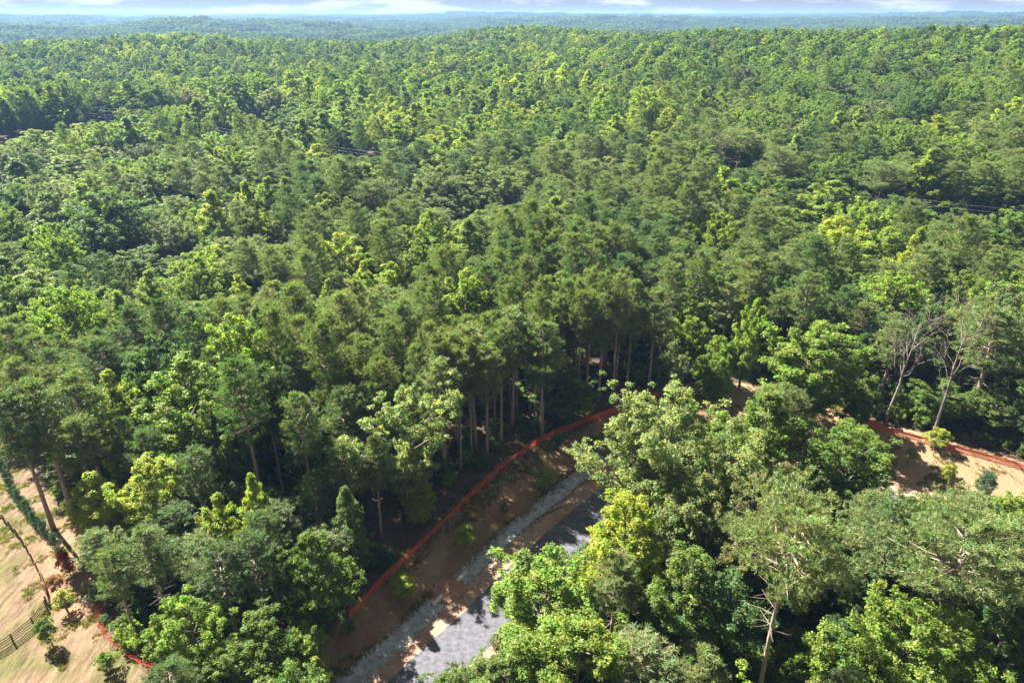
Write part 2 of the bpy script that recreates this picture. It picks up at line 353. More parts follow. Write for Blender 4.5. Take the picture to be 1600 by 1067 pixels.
# road: its left-hand edge measured off the photograph, curving round behind the oaks to the right
ROAD_L = [flat(*p) for p in [(440, 1260), (606, 1067), (724, 957), (790, 892), (850, 838), (915, 782), (985, 728), (1060, 698), (1140, 698), (1241, 728), (1369, 764), (1480, 800), (1640, 850), (1800, 905)]]
road = tag(strip('road', ROAD_L, 0, -6.0, .06, M_ASPHALT, 8, .0, .12), 'narrow asphalt road curving behind the oaks', None, None, 'structure')
sh = tag(strip('dirt_shoulder', ROAD_L, 2.6, -.05, .05, M_SHOULDER, 6, .5, .25), 'strip of bare red clay beside the asphalt', None, None, 'structure')
sh2 = tag(strip('dirt_verge', ROAD_L, -5.7, -7.6, .045, M_SHOULDER, 4, .1, .5), 'bare clay verge on the wooded side of the asphalt', None, None, 'structure')

# ------------------------------------------------------------------ tree prototypes
def rand_unit(n, g): v = g.normal(size=(n, 3)); return v / np.linalg.norm(v, axis=1)[:, None]
def unit(v): return v / (np.linalg.norm(v, axis=-1, keepdims=True) + 1e-9)
def leaf_quads(pos, nrm, size, g, aspect=1.35):
    n = len(pos); r = rand_unit(n, g); t = unit(np.cross(nrm, r)); b = np.cross(nrm, t); s = size[:, None]
    bend = nrm * s * .18
    v = np.stack([pos - t * s * .5 * aspect - bend, pos - b * s * .42 + bend * .3, pos + t * s * .5 * aspect - bend, pos + b * s * .42 + bend * .3], 1).reshape(-1, 3)
    f = np.arange(4 * n).reshape(-1, 4); return v, f
def profile(kind, t):
    if kind == 'ovoid': return np.clip(np.sin(pi * np.clip(t, 0, 1) ** .82) ** .62, .06, 1)
    if kind == 'cone': return np.clip(np.where(t < .22, .55 + t / .22 * .45, ((1 - t) / .78) ** .75), .07, 1)
    if kind == 'round': return np.clip(np.sqrt(np.clip(1 - (np.clip(t, 0, 1) * 2 - 1.0) ** 2, 0, 1)) ** .8, .12, 1)
    return np.clip(np.where(t < .55, .5 + .5 * t / .55, np.sqrt(np.clip(1 - ((t - .55) / .45) ** 2, 0, 1))), .15, 1)     # flat: widest high up
def gen_broad(seed, h, r, cb, kind, npuff, pr, nleaf, ls, lump=.25, shell=.38, up=.45, flatz=.72, bark=True, droop=0):
    g = np.random.default_rng(seed); base = h * cb; ch = h - base
    ph = g.uniform(0, 6.3, 6)
    C = []; tries = 0; mind = pr * .78 * 1.15
    lean = g.normal(0, .03 * h, 2)
    while len(C) < npuff and tries < npuff * 60:
        tries += 1
        t = g.uniform(.0, 1) ** .85; th = g.uniform(0, 2 * pi)
        R_ = r * float(profile(kind, np.array(t))) * (1 + lump * (.6 * sin(2 * th + ph[0] + 3 * t) + .5 * sin(3 * th + ph[1] - 5 * t) + .4 * sin(5 * th + ph[2] + 9 * t)))
        rho = g.uniform(0, 1) ** shell
        rr_ = max(0, R_ - pr * .5) * rho
        c = np.array((rr_ * cos(th) + lean[0] * t, rr_ * sin(th) + lean[1] * t, base + t * (ch - pr * .6) - droop * rho * ch))
        if all(np.sum((c - q) ** 2) > mind * mind for q in C): C.append(c)
    C = np.array(C); out = C.copy(); out[:, 2] -= base + ch * .35; out = unit(out)
    prs = pr * g.uniform(.7, 1.3, len(C))
    idx = np.repeat(np.arange(len(C)), (nleaf * g.uniform(.7, 1.3, len(C))).astype(int)); n = len(idx)
    d = unit(g.normal(size=(n, 3)) + out[idx] * .55 + np.array((0, 0, up)))
    pos = C[idx] + d * prs[idx, None] * (.55 + .5 * g.random((n, 1)) ** .6) * np.array((1, 1, flatz))
    # ragged sprays that break the outline
    pos += g.normal(0, .16 * pr, (n, 3)) * (g.random((n, 1)) < .25)
    nrm = unit(d * .45 + np.array((0, 0, .55)) + g.normal(0, .5, (n, 3)))
    v, f = leaf_quads(pos, nrm, ls * g.uniform(.65, 1.35, n), g)
    crown = mesh_np('crown', v, f, M_LEAF)
    trunk = None
    if bark:
        mb = MB(); tr = .016 * h + .02
        top = np.array((lean[0] * .7, lean[1] * .7, base + ch * .75)); pts = []
        for k in range(9):
            t = k / 8; pts.append(np.array((top[0] * t * t, top[1] * t * t, -0.3 + t * (top[2] + .3))) + np.array((*g.normal(0, .012 * h * (0 < k), 2), 0)))
        mb.tube(pts, [tr * (1.35 if k == 0 else 1 - .82 * (k / 8)) for k in range(9)], 7)
        order = g.permutation(len(C))[:max(6, int(len(C) * .4))]
        for q in order:
            c = C[q]; t = np.clip((c[2] - .25 * ch * g.uniform(.5, 1.3)) / top[2], .3, .97); k = t * 8; i = int(k)
            s = pts[i] * (1 - (k - i)) + pts[min(i + 1, 8)] * (k - i)
            m1 = s * .5 + c * .5 + np.array((0, 0, -.1 * np.linalg.norm(c - s))) + g.normal(0, .25, 3)
            mb.tube([s, m1, c], [tr * (1 - .75 * t) * .5 + .02, tr * .22 + .01, .02], 4, False)
        trunk = mb.mesh('trunk', M_BARK, True)
    return trunk, crown
def gen_tree(seed, h, r, cb, kind, nbr, el, nsp, pr, nleaf, ls, lump=.3, side=.26, tall=1.0, gap=.0, tr=None):
    """crown grown branch by branch: ascending limbs that each carry a row of small leaf sprays"""
    g = np.random.default_rng(seed); base = h * cb; ch = h - base; ph = g.uniform(0, 6.3, 6); mb = MB()
    tr = tr or .0135 * h + .03; lean = g.normal(0, .025 * h, 2); topz = h * .93; pts = []
    for k in range(9):
        t = k / 8; pts.append(np.array((lean[0] * t * t + g.normal(0, .006 * h) * (k > 0), lean[1] * t * t + g.normal(0, .006 * h) * (k > 0), -.3 + t * (topz + .3))))
    mb.tube(pts, [tr * (1.4 if k == 0 else 1 - .88 * (k / 8)) for k in range(9)], 7)
    def axis(z):
        k = np.clip(z / topz, 0, .999) * 8; q = int(k); return pts[q] * (1 - (k - q)) + pts[q + 1] * (k - q)
    C, O, S = [], [], []
    for b in range(nbr):
        t = (b + g.random()) / nbr; az = b * 2.39996 + g.normal(0, .45); e_ = el[0] + (el[1] - el[0]) * t + g.normal(0, .13)
        Rb = r * float(profile(kind, np.array(t))) * (1 + lump * (.7 * sin(2 * az + ph[0] + 2.5 * t) + .6 * sin(3 * az + ph[1] - 5 * t))) * g.uniform(.72, 1.12)
        Rb = max(Rb, pr * .8); z1 = base + ch * t * .985; z0 = np.clip(z1 - Rb * tan(e_), base * .75, topz * .97)
        s0 = axis(z0); e1 = np.array((cos(az) * Rb + lean[0] * t, sin(az) * Rb + lean[1] * t, z1 - pr * .5)); L_ = np.linalg.norm(e1 - s0)
        m1 = s0 * .45 + e1 * .55 + np.array((0, 0, -.12 * Rb)) + g.normal(0, .05 * L_, 3); out = unit(np.array((cos(az), sin(az), .35)))
        if g.random() < .75: mb.tube([s0, m1, e1], [.012 * L_ + .03, .009 * L_ + .015, .012], 4, False)
        if g.random() < gap: continue
        n = max(3, int(nsp * (.45 + .75 * L_ / (r * 1.2))))
        for q in range(n):
            w = g.uniform(.38, 1.04); p = s0 * (1 - w) ** 2 + 2 * m1 * w * (1 - w) + e1 * w * w
            sd = g.normal(0, side * Rb * (1.25 - .7 * w)); p = p + np.array((-sin(az) * sd, cos(az) * sd, g.normal(.08, .22) * Rb * .5 + .1 * pr))
            C.append(p); O.append(out); S.append(pr * g.uniform(.55, 1.35) * (.8 + .3 * (1 - t)))
    for q in range(6): C.append(np.array((lean[0] + g.normal(0, .5 * pr), lean[1] + g.normal(0, .5 * pr), h - pr * g.uniform(.4, 1.6)))); O.append(np.array((0, 0, 1.0))); S.append(pr * g.uniform(.5, .9))
    C = np.array(C); O = np.array(O); S = np.array(S); idx = np.repeat(np.arange(len(C)), np.maximum(8, (nleaf * (S / pr) ** 1.7).astype(int))); n = len(idx)
    d = unit(g.normal(size=(n, 3)) + O[idx] * .45 + np.array((0, 0, .35)))
    pos = C[idx] + d * S[idx, None] * (.35 + .75 * g.random((n, 1)) ** .7) * np.array((1, 1, .72 * tall)) + g.normal(0, .12 * pr, (n, 3))
    nrm = unit(d * .4 + np.array((0, 0, .6)) + g.normal(0, .5, (n, 3)))
    v, f = leaf_quads(pos, nrm, ls * np.exp(g.normal(0, .3, n)), g); return mb.mesh('trunk', M_BARK, True), mesh_np('crown', v, f, M_LEAF)
def gen_pine(seed, h, r, cb, nbr, ntuft, nneedle, nl, spread=1.0, slope=(.05, .5), nw=.055, topk=1.5, dead=10):
    g = np.random.default_rng(seed); base = h * cb; ch = h - base; mb = MB()
    tr = .0115 * h + .03; pts = []
    bx, by = g.normal(0, .012 * h, 2)
    for k in range(9):
        t = k / 8; pts.append(np.array((bx * sin(pi * t * .9), by * t * t, -.3 + t * (h * .985 + .3))))
    mb.tube(pts, [tr * (1.3 if k == 0 else 1 - .86 * (k / 8) ** 1.2) for k in range(9)], 7)
    def axis(z):
        k = np.clip(z / h, 0, .999) * 8; i = int(k); return pts[i] * (1 - (k - i)) + pts[i + 1] * (k - i)
    T = []; D = []
    for b in range(nbr):
        u = (b + g.random()) / nbr; z = base + ch * u; az = b * 2.39996 + g.normal(0, .5)
        env = min(1.0, .5 + u / .3 * .5) * (1 - u ** (topk + 1.1)) ** .62 + .12
        Ln = r * env * g.uniform(.55, 1.18); el = slope[0] + (slope[1] - slope[0]) * u + g.normal(0, .14)
        s = axis(z); dr = np.array((cos(az) * cos(el), sin(az) * cos(el), sin(el)))
        e = s + dr * Ln + np.array((0, 0, .10 * Ln)); m1 = s + dr * Ln * .5 + np.array((0, 0, -.05 * Ln))
        mb.tube([s, m1, e], [.018 * Ln + .022, .014 * Ln + .012, .012], 4, False)
        nt_ = max(3, int(ntuft * (.35 + Ln / r * .75)))
        for q in range(nt_):
            w = g.uniform(.30, 1.05) if nt_ > 4 else g.uniform(.5, 1.05); p = s * (1 - w) ** 2 + 2 * m1 * w * (1 - w) + e * w * w
            side = g.normal(0, .26 * Ln * spread * (1.15 - .55 * w)); p = p + np.array((-sin(az) * side, cos(az) * side, abs(g.normal(0, .10 * Ln)) + abs(side) * .15))
            T.append(p); D.append(unit(dr * .55 + np.array((-sin(az), cos(az), 0)) * np.sign(side) * .5 + np.array((0, 0, .75)) + g.normal(0, .35, 3)))
    for q in range(14):
        T.append(np.array((*(pts[8][:2] + g.normal(0, .28, 2)), h - .1 - abs(g.normal(0, .5))))); D.append(unit(np.array((0, 0, 1.0)) + g.normal(0, .3, 3)))
    for q in range(dead):       # dead stubs under the crown
        z = base * g.uniform(.62, 1.02); az = g.uniform(0, 6.28); s = axis(z); Ln = r * g.uniform(.2, .65)
        e = s + np.array((cos(az) * Ln, sin(az) * Ln, g.uniform(-.25, .15) * Ln)); mb.tube([s, (s + e) / 2 + g.normal(0, .08, 3), e], [.035, .025, .01], 4, False)
    T = np.array(T); D = np.array(D); n = len(T)
    idx = np.repeat(np.arange(n), nneedle); N = len(idx)
    d = unit(D[idx] * .75 + g.normal(0, .62, (N, 3))); ln = nl * g.uniform(.65, 1.25, (N, 1))
    b = unit(np.cross(d, rand_unit(N, g))); p0 = T[idx] + g.normal(0, .09 * nl / .4, (N, 3))
    w = nw * g.uniform(.7, 1.3, (N, 1))
    v = np.stack([p0 - b * w * .5, p0 + b * w * .5, p0 + d * ln + b * w * .3, p0 + d * ln - b * w * .3], 1).reshape(-1, 3)
    crown = mesh_np('crown', v, np.arange(4 * N).reshape(-1, 4), M_NEEDLE)
    return mb.mesh('trunk', M_PBARK, True), crown

PROTO = {}
def add(sp, h, r, pair): PROTO.setdefault(sp, []).append((h, r, *pair))
for s in range(4): add('poplar', 23, 3.9, gen_tree(100 + s, 23, 3.9, (.12, .16, .2, .22)[s], ('ovoid', 'ovoid', 'cone', 'round')[s], 66, (.75, 1.0), 8, .58, 76, .19, .38, .25, 1.25, .05))
for s in range(4): add('oak', 20, 5.2, gen_tree(200 + s, 20, 5.2, (.14, .2, .17, .24)[s], ('round', 'round', 'flat', 'ovoid')[s], 60, (.25, .95), 10, .68, 88, .2, .42, .29, .95, .06))
for s in range(3): add('pale', 22, 6.0, gen_tree(300 + s, 22, 6.0, .32, 'flat', 42, (.3, .95), 12, .68, 92, .195, .5, .31, .8, .12, .42))
for s in range(5): add('pine', 24, 3.3, gen_pine(400 + s, 24, 3.3, (.52, .58, .55, .5, .6)[s], 62, 19, 13, .40, nw=.062))
for s in range(2): add('bigpine', 27, 6.0, gen_pine(450 + s, 27, 6.0, .64, 52, 46, 13, .42, .95, (-.05, .45), .06, 2.4, 18))
for s in range(2): add('bigoak', 22, 8.2, gen_tree(260 + s, 22, 8.2, .16, 'round', 96, (.25, .95), 14, .74, 84, .215, .42, .27, .95, .06))
for s in range(2): add('bigpale', 26, 9.0, gen_tree(360 + s, 26, 9.0, .34, 'flat', 68, (.3, .95), 17, .76, 90, .21, .5, .28, .85, .1, .45))
for s in range(3): add('sapling', 4.2, 1.35, gen_broad(500 + s, 4.2, 1.35, .2, 'ovoid', 40, .38, 70, .14, .3, .45, .4, .9))
for s in range(2): add('thin', 4.6, .9, gen_broad(520 + s, 4.6, .9, .35, 'cone', 20, .34, 40, .13, .3, .5, .4, .9))
for s in range(2): add('conifer', 4.0, 1.15, gen_pine(540 + s, 4.0, 1.15, .06, 60, 8, 8, .24, .8, (.0, .5), .045, 1.05, 0))
for s in range(3): add('shrub', 3.2, 2.0, gen_broad(560 + s, 3.2, 2.0, .05, 'round', 30, .6, 60, .22, .35, .5, .5, .75))
CROWN_BASE = {'poplar': .18, 'oak': .2, 'pale': .32, 'pine': .54, 'bigpine': .64}

# ------------------------------------------------------------------ tints (leaf reflectance)
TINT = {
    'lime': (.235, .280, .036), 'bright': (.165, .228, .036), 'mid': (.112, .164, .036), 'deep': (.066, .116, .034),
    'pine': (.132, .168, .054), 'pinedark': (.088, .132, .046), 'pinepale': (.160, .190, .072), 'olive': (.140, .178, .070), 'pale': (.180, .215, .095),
    'bronze': (.150, .150, .062), 'grey': (.115, .142, .078), 'red': (.20, .04, .025), 'rust': (.22, .09, .03), 'gold': (.25, .26, .035), 'blue': (.032, .088, .042),
}
SPNAME = {'poplar': ('poplar_tree', 'poplar tree'), 'oak': ('oak_tree', 'oak tree'), 'pale': ('pale_oak_tree', 'pale oak tree'), 'pine': ('pine_tree', 'pine tree'), 'bigpine': ('pine_tree', 'pine tree'),
          'sapling': ('sapling', 'sapling'), 'thin': ('sapling', 'sapling'), 'conifer': ('evergreen_sapling', 'evergreen sapling'), 'shrub': ('shrub', 'shrub')}
def place_tree(sp, x, y, h, r, tint, label, group=None, rz=None, pi_=None):
    ps = PROTO['big' + sp if sp in ('oak', 'pale') and r > 6.6 else sp]; h0, r0, tm, cm = ps[(random.randrange(len(ps)) if pi_ is None else pi_) % len(ps)]
    nm, cat = SPNAME[sp]; z = G(x, y)
    o = thing(nm, label, cat, (x, y, z - .05), random.uniform(0, 6.28) if rz is None else rz, group)
    o.scale = (r / r0, r / r0, h / h0)
    if tm: link('trunk', tm, o)
    c = link('crown', cm, o)
    j = random.uniform(.9, 1.1); c['tint'] = [tint[0] * j * random.uniform(.94, 1.06), tint[1] * j, tint[2] * j * random.uniform(.9, 1.1)]
    return o

# hero trees: (x, y of the crown's top in the photograph, crown width there, species, height in metres, tint, label)
HERO = [
 # foreground, between the camera and the road
 (845, 868, 190, 'oak', 15, 'bright', 'broad bright green oak overhanging the asphalt at the bottom of the picture'),
 (900, 960, 170, 'oak', 14, 'bright', 'bright green oak below the one overhanging the asphalt'),
 (968, 775, 120, 'poplar', 19, 'lime', 'yellow green poplar on the near verge where the asphalt disappears'),
 (1050, 592, 215, 'pale', 27, 'pale', 'large pale olive oak with open limbs standing over the hidden road bend'),
 (1185, 605, 135, 'oak', 23, 'mid', 'full green oak just right of the large pale olive oak'),
 (1262, 495, 125, 'poplar', 23, 'bright', 'tall light green poplar beside the fence corner above the road bend'),
 (1320, 660, 140, 'oak', 17, 'mid', 'loose limbed green oak leaning over the right end of the road'),
 (1165, 735, 140, 'pale', 22, 'bronze', 'bronze tinged oak below the full green oak'),
 (1095, 735, 120, 'oak', 20, 'olive', 'olive oak in the middle of the roadside clump'),
 (1240, 775, 195, 'bigpine', 29, 'pinepale', 'big pine with a long bare trunk reaching the bottom edge'),
 (1500, 785, 200, 'bigpine', 24, 'pine', 'big spreading pine at the lower right edge'),
 (1420, 925, 215, 'oak', 15, 'bright', 'bright green rounded oak at the bottom between the two big pines'),
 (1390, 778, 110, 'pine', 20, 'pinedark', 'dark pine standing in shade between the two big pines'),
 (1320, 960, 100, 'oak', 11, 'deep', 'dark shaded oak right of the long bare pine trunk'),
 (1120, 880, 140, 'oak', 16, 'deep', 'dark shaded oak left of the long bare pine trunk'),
 (1010, 985, 120, 'pine', 12, 'pinepale', 'pale young pine at the bottom edge near the middle'),
 (1100, 1000, 90, 'pine', 11, 'pine', 'young pine at the bottom edge left of the bare trunk'),
 (1060, 860, 110, 'poplar', 18, 'mid', 'green poplar in the shade below the large pale olive oak'),
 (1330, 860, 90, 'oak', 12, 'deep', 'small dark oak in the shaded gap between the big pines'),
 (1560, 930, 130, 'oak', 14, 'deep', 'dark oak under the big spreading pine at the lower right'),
 (1580, 770, 70, 'poplar', 10, 'bright', 'small bright poplar at the right edge below the sunny bank'),
 # left of the picture
 (60, 590, 110, 'pine', 24, 'pine', 'tall pine at the left edge with a bare leaning trunk over the clearing'),
 (125, 580, 95, 'pine', 23, 'pine', 'pine beside the tall left edge pine'),
 (25, 610, 90, 'pine', 23, 'pinedark', 'outermost pine at the left edge of the wood'),
 (165, 730, 85, 'poplar', 15, 'lime', 'yellow green poplar next to the red sapling clearing'),
 (235, 712, 95, 'poplar', 17, 'lime', 'twin topped yellow green poplar right of the clearing poplar'),
 (288, 556, 125, 'poplar', 25, 'bright', 'big light green poplar rising above the left hand pines'),
 (182, 578, 75, 'poplar', 21, 'lime', 'small crowned yellow poplar between the left pines and the big light poplar'),
 (347, 772, 72, 'poplar', 16, 'lime', 'slim yellow poplar below the big light green poplar'),
 (402, 737, 62, 'poplar', 17, 'lime', 'yellow poplar at the edge of the pine stand left of the fence'),
 (235, 815, 90, 'pine', 16, 'pine', 'bushy pine above the crumpled orange netting'),
 (180, 855, 70, 'pine', 14, 'pine', 'pine at the edge of the clay clearing'),
 (300, 928, 115, 'oak', 13, 'bright', 'bright green oak at the bottom left right of the orange netting'),
 (415, 950, 110, 'oak', 12, 'mid', 'green oak at the bottom left of the shaded bank'),
 (370, 1000, 90, 'oak', 10, 'mid', 'low green oak at the bottom edge'),
 (470, 985, 90, 'oak', 9, 'bright', 'low yellowish oak at the lower end of the bank'),
 (490, 830, 100, 'oak', 16, 'mid', 'slender stemmed green oak above the lower end of the fence'),
 (550, 760, 70, 'poplar', 15, 'mid', 'green poplar between bare trunks behind the fence'),
 (628, 600, 135, 'pale', 23, 'pale', 'pale olive oak with stout grey trunk behind the fence'),
 (880, 565, 100, 'oak', 12, 'mid', 'low spreading green oak behind the top of the fence'),
 (655, 755, 50, 'oak', 7, 'lime', 'small yellow green oak at the foot of the pale oak trunk'),
 # the middle of the wood
 (740, 505, 85, 'pine', 24, 'pinepale', 'pale pine in the front rank behind the fence'),
 (800, 480, 80, 'pine', 24, 'pinepale', 'pine towering right of the pale front rank pine'),
 (850, 500, 75, 'pine', 23, 'pine', 'pine above the low spreading oak'),
 (690, 560, 90, 'pine', 22, 'pinepale', 'pale pine between the pale oak and the bare trunks'),
 (535, 365, 72, 'poplar', 22, 'lime', 'round topped yellow poplar in the middle of the wood'),
 (570, 405, 50, 'poplar', 19, 'lime', 'pointed yellow poplar just below the round topped one'),
 (683, 328, 50, 'poplar', 23, 'bright', 'narrow light poplar below the pair of olive oaks'),
 (738, 342, 80, 'poplar', 22, 'bright', 'broad light poplar below the pair of olive oaks'),
 (660, 372, 50, 'poplar', 20, 'bright', 'light poplar left of the broad light poplar'),
 (620, 408, 60, 'poplar', 18, 'lime', 'low yellow poplar in a hollow of the pine stand'),
 (515, 435, 40, 'poplar', 19, 'bright', 'slim light poplar left of the pointed yellow one'),
 (688, 258, 95, 'pale', 22, 'olive', 'left one of the pair of broad olive oaks'),
 (788, 258, 90, 'pale', 22, 'olive', 'right one of the pair of broad olive oaks'),
 (718, 300, 62, 'pale', 15, 'olive', 'lower olive oak in front of the pair'),
 (438, 345, 52, 'oak', 18, 'grey', 'dark grey green oak left of the round topped yellow poplar'),
 (580, 285, 62, 'bigpine', 22, 'pine', 'layered pine below the centre power wires'),
 (175, 298, 135, 'oak', 25, 'deep', 'great dark green tree in the upper left of the wood'),
 (92, 348, 85, 'oak', 22, 'bright', 'light green oak left of the great dark tree'),
 (112, 448, 120, 'oak', 23, 'bright', 'broad yellow green oak at the left above the pines'),
 (240, 420, 66, 'poplar', 22, 'bright', 'light green poplar right of the broad yellow green oak'),
 (308, 392, 110, 'oak', 21, 'bright', 'spreading light oak left of the dark grey green oak'),
 (382, 428, 46, 'poplar', 18, 'lime', 'small yellow poplar right of the spreading light oak'),
 (20, 430, 80, 'oak', 22, 'mid', 'dark green oak cut by the left edge'),
 (232, 280, 60, 'oak', 19, 'grey', 'grey green oak right of the great dark tree'),
 (275, 340, 80, 'oak', 18, 'grey', 'greyish oak below the grey green oak'),
 (205, 420, 40, 'pale', 16, 'grey', 'small grey leaved tree near the bare pinkish stems'),
 # right half of the wood
 (1120, 332, 80, 'oak', 22, 'bright', 'tall light green oak in the right hand pines'),
 (1278, 280, 95, 'poplar', 23, 'bright', 'broad light poplar in the upper right of the wood'),
 (1372, 352, 75, 'poplar', 21, 'bright', 'light poplar right of the broad light poplar'),
 (1390, 422, 90, 'oak', 21, 'bright', 'yellow green oak above the dead trees'),
 (980, 438, 42, 'poplar', 20, 'lime', 'small yellow poplar among the pines behind the road bend'),
 (1055, 528, 62, 'pale', 18, 'grey', 'small grey green oak behind the large pale olive oak'),
 (1122, 522, 50, 'poplar', 17, 'bright', 'slim light poplar behind the full green oak'),
 (1168, 466, 46, 'poplar', 20, 'bright', 'light poplar with a clear bare stem behind the road bend'),
 (1025, 450, 60, 'pine', 22, 'pine', 'pine beside the small yellow poplar behind the road bend'),
 (1490, 420, 80, 'oak', 20, 'mid', 'green oak behind the dead trees'),
 (1560, 480, 110, 'pine', 23, 'pine', 'pine right of the dead trees'),
 (1575, 330, 90, 'oak', 20, 'mid', 'green oak under the right hand power wires'),
 (1215, 232, 60, 'bigpine', 24, 'pinepale', 'tall layered pine with bare pale stem right of the dead snag'),
 (1160, 205, 85, 'bigpine', 22, 'pine', 'dense pine beside the dead snag'),
 (1380, 255, 70, 'bigpine', 22, 'pine', 'layered pine in the upper right'),
 (1340, 575, 80, 'oak', 12, 'mid', 'green oak over the fence left of the dead trees'),
 (1470, 590, 80, 'oak', 9.5, 'mid', 'low green oak behind the yellowish bush at the fence'),
 (1560, 600, 90, 'oak', 9.5, 'mid', 'green oak at the right edge above the netting'),
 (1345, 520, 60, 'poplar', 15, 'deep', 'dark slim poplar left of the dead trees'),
]
def extent(h, r, cb, x, y, zg):
    """half height of the crown as seen from the drone"""
    th = atan2(CAM_H - zg - h * (1 + cb) / 2, hypot(x, y)); return math.sqrt(((1 - cb) * h / 2 * cos(th)) ** 2 + (r * sin(th)) ** 2)
def seat(px, py, w, h, cb):
    """where a tree stands whose crown shows this top and this width in the photograph"""
    x, y, t = hit(px, py, h * .9); r = 4
    for _ in range(4):
        zg = G(x, y); zc = project(x, y, zg + h * (1 + cb) / 2)[2]; r = w * zc / FPX / 2 * .94
        e = extent(h, r, cb, x, y, zg) * FPX / zc; x, y, t = hit(px, py + e, h * (1 + cb) / 2)
    return x, y, t, r
TREES = []       # every individual tree: x, y, top z, crown radius, crown height
placed_heroes = []
for (px, py, w, sp, h, tn, lab) in HERO:
    x, y, t, r = seat(px, py, w, h, CROWN_BASE[sp])
    place_tree(sp, x, y, h, r, TINT[tn], lab, 'trees of the wood')
    TREES.append((x, y, r, h)); u = project(x, y, G(x, y) + h * .93)
    placed_heroes.append((px, py + w * .42, u[2], w * .5))

# ------------------------------------------------------------------ fill of the wood: every tree near enough to tell apart is its own object
SEEDS = [  # (px, py, weights pine/poplar/oak/pale, poplar tints, oak tints, pine tints)
 (500, 620, (6.8, 2.3, 1.9, 0.3)), (650, 520, (7.65, 2.3, 1.4, 0.2)), (760, 540, (8.5, 1.8, 1.2, 0.2)), (820, 450, (7.65, 2.3, 1.3, 0.2)), (900, 500, (7.65, 1.9, 1.5, 0.2)), (950, 400, (6.8, 2.3, 1.7, 0.2)), (880, 300, (5.95, 2.3, 1.9, 0.3)), (1000, 350, (7.65, 1.8, 1.9, 0.2)), (1050, 430, (6.8, 2.1, 1.9, 0.2)), (600, 480, (6.8, 2.3, 1.4, 0.2)),
 (480, 470, (5.95, 2.3, 1.9, 0.4)), (430, 560, (6.8, 2.1, 1.7, 0.2)), (1200, 420, (5.1, 2.3, 2.9, 0.5)), (1150, 280, (4.25, 2.8, 2.9, 0.4)), (60, 640, (6.8, 1.8, 1.4, 0)), (330, 500, (5.1, 2.5, 2.9, 0.6)), (300, 720, (3, 2, 3, 0)), (420, 850, (2, 1, 4, 0.3)), (250, 900, (4, 1, 3, 0)), (560, 800, (4.25, 1.8, 2.9, 0.2)),
 (750, 190, (1, 8, 0.8, 0.4)), (650, 200, (1, 8, 0.8, 0.4)), (900, 220, (2, 7, 1, 0.4)), (500, 200, (1, 6, 2, 0.5)), (850, 260, (3, 5, 1.5, 0.8)), (560, 290, (3, 5, 2, 0.5)), (460, 290, (3, 6, 2, 0.5)), (1000, 200, (2, 5, 2, 0.5)), (1050, 130, (1, 3, 4, 0.5)), (600, 130, (1, 3, 4, 0.4)),
 (100, 300, (0.5, 2, 5, 1)), (250, 250, (0.7, 2, 5, 1.2)), (60, 420, (0.5, 2, 6, 0.3)), (180, 380, (0.7, 2, 5, 1)), (330, 300, (1.2, 3, 4, 1)), (100, 200, (0.5, 3, 5, 0.5)), (350, 180, (0.6, 3, 5, 0.8)),
 (1400, 110, (0.6, 0.8, 8, 0.8)), (1250, 130, (0.7, 1, 8, 0.6)), (1350, 200, (1.5, 1.2, 6, 0.4)), (1500, 260, (1.5, 0.8, 6, 0.3)), (1250, 330, (3, 2, 4, 0.3)), (1400, 330, (2, 1.5, 5, 0.3)), (1520, 380, (1.6, 1, 6, 0.2)), (1350, 480, (2, 1.5, 5, 0.3)), (1500, 560, (1.5, 1, 6, 0.1)), (1200, 560, (2.5, 2, 4, 0.7)), (1100, 500, (4.25, 2.8, 2.9, 0.6)),
 (1100, 850, (1, 1.5, 6, 0.5)), (1300, 900, (2, 0.5, 5, 0)), (1500, 950, (2.5, 0.5, 5, 0)), (950, 1000, (0.6, 1.5, 6, 0)),
]
_sd = np.array([hit(p[0], p[1], 18)[:2] for p in SEEDS]); _sa = np.arctan2(_sd[:, 0], _sd[:, 1]); _sl = np.log(np.hypot(_sd[:, 0], _sd[:, 1])); _sw = np.array([p[2] for p in SEEDS], float); _sw = _sw ** 1.25; _sw /= _sw.sum(1)[:, None]
def weights(x, y):
    a = np.arctan2(x, y); l = np.log(np.hypot(x, y))
    k = np.exp(-((_sa - a) / .09) ** 2 - ((_sl - l) / .16) ** 2) + 1e-6 * np.exp(-((_sa - a) / .5) ** 2 - ((_sl - l) / .6) ** 2); return (_sw * k[:, None]).sum(0) / k.sum()
KEEP = []        # points of the ground that the photograph shows: no tree of the fill may stand before them
def keep(path, step=14):
    for a, b in zip(path[:-1], path[1:]):
        n = max(1, int(hypot(b[0] - a[0], b[1] - a[1]) / step))
        for k in range(n): KEEP.append((a[0] + (b[0] - a[0]) * k / n, a[1] + (b[1] - a[1]) * k / n))
keep([(548, 955), (610, 892), (700, 802), (800, 710), (870, 672), (955, 640)]); keep([(1340, 655), (1440, 682), (1598, 726)]); keep([(500, 1050), (560, 1000), (640, 950), (720, 860), (800, 790), (880, 730), (930, 690)])
keep([(580, 1060), (700, 960), (800, 870), (900, 780)]); keep([(1390, 700), (1590, 770)]); keep([(1400, 740), (1500, 790)]); keep([(700, 1040), (740, 990)])
keep([(10, 760), (60, 780), (110, 850), (140, 920), (155, 980), (230, 1030)]); keep([(10, 850), (60, 950), (100, 1000), (170, 1050)]); keep([(15, 900), (30, 1000)]); keep([(535, 238), (590, 246)], 8); keep([(1500, 330), (1595, 335)], 12); keep([(-20, 190), (64, 190)], 10); keep([(-20, 200), (50, 200)], 10); keep([(-20, 211), (44, 211)], 10)
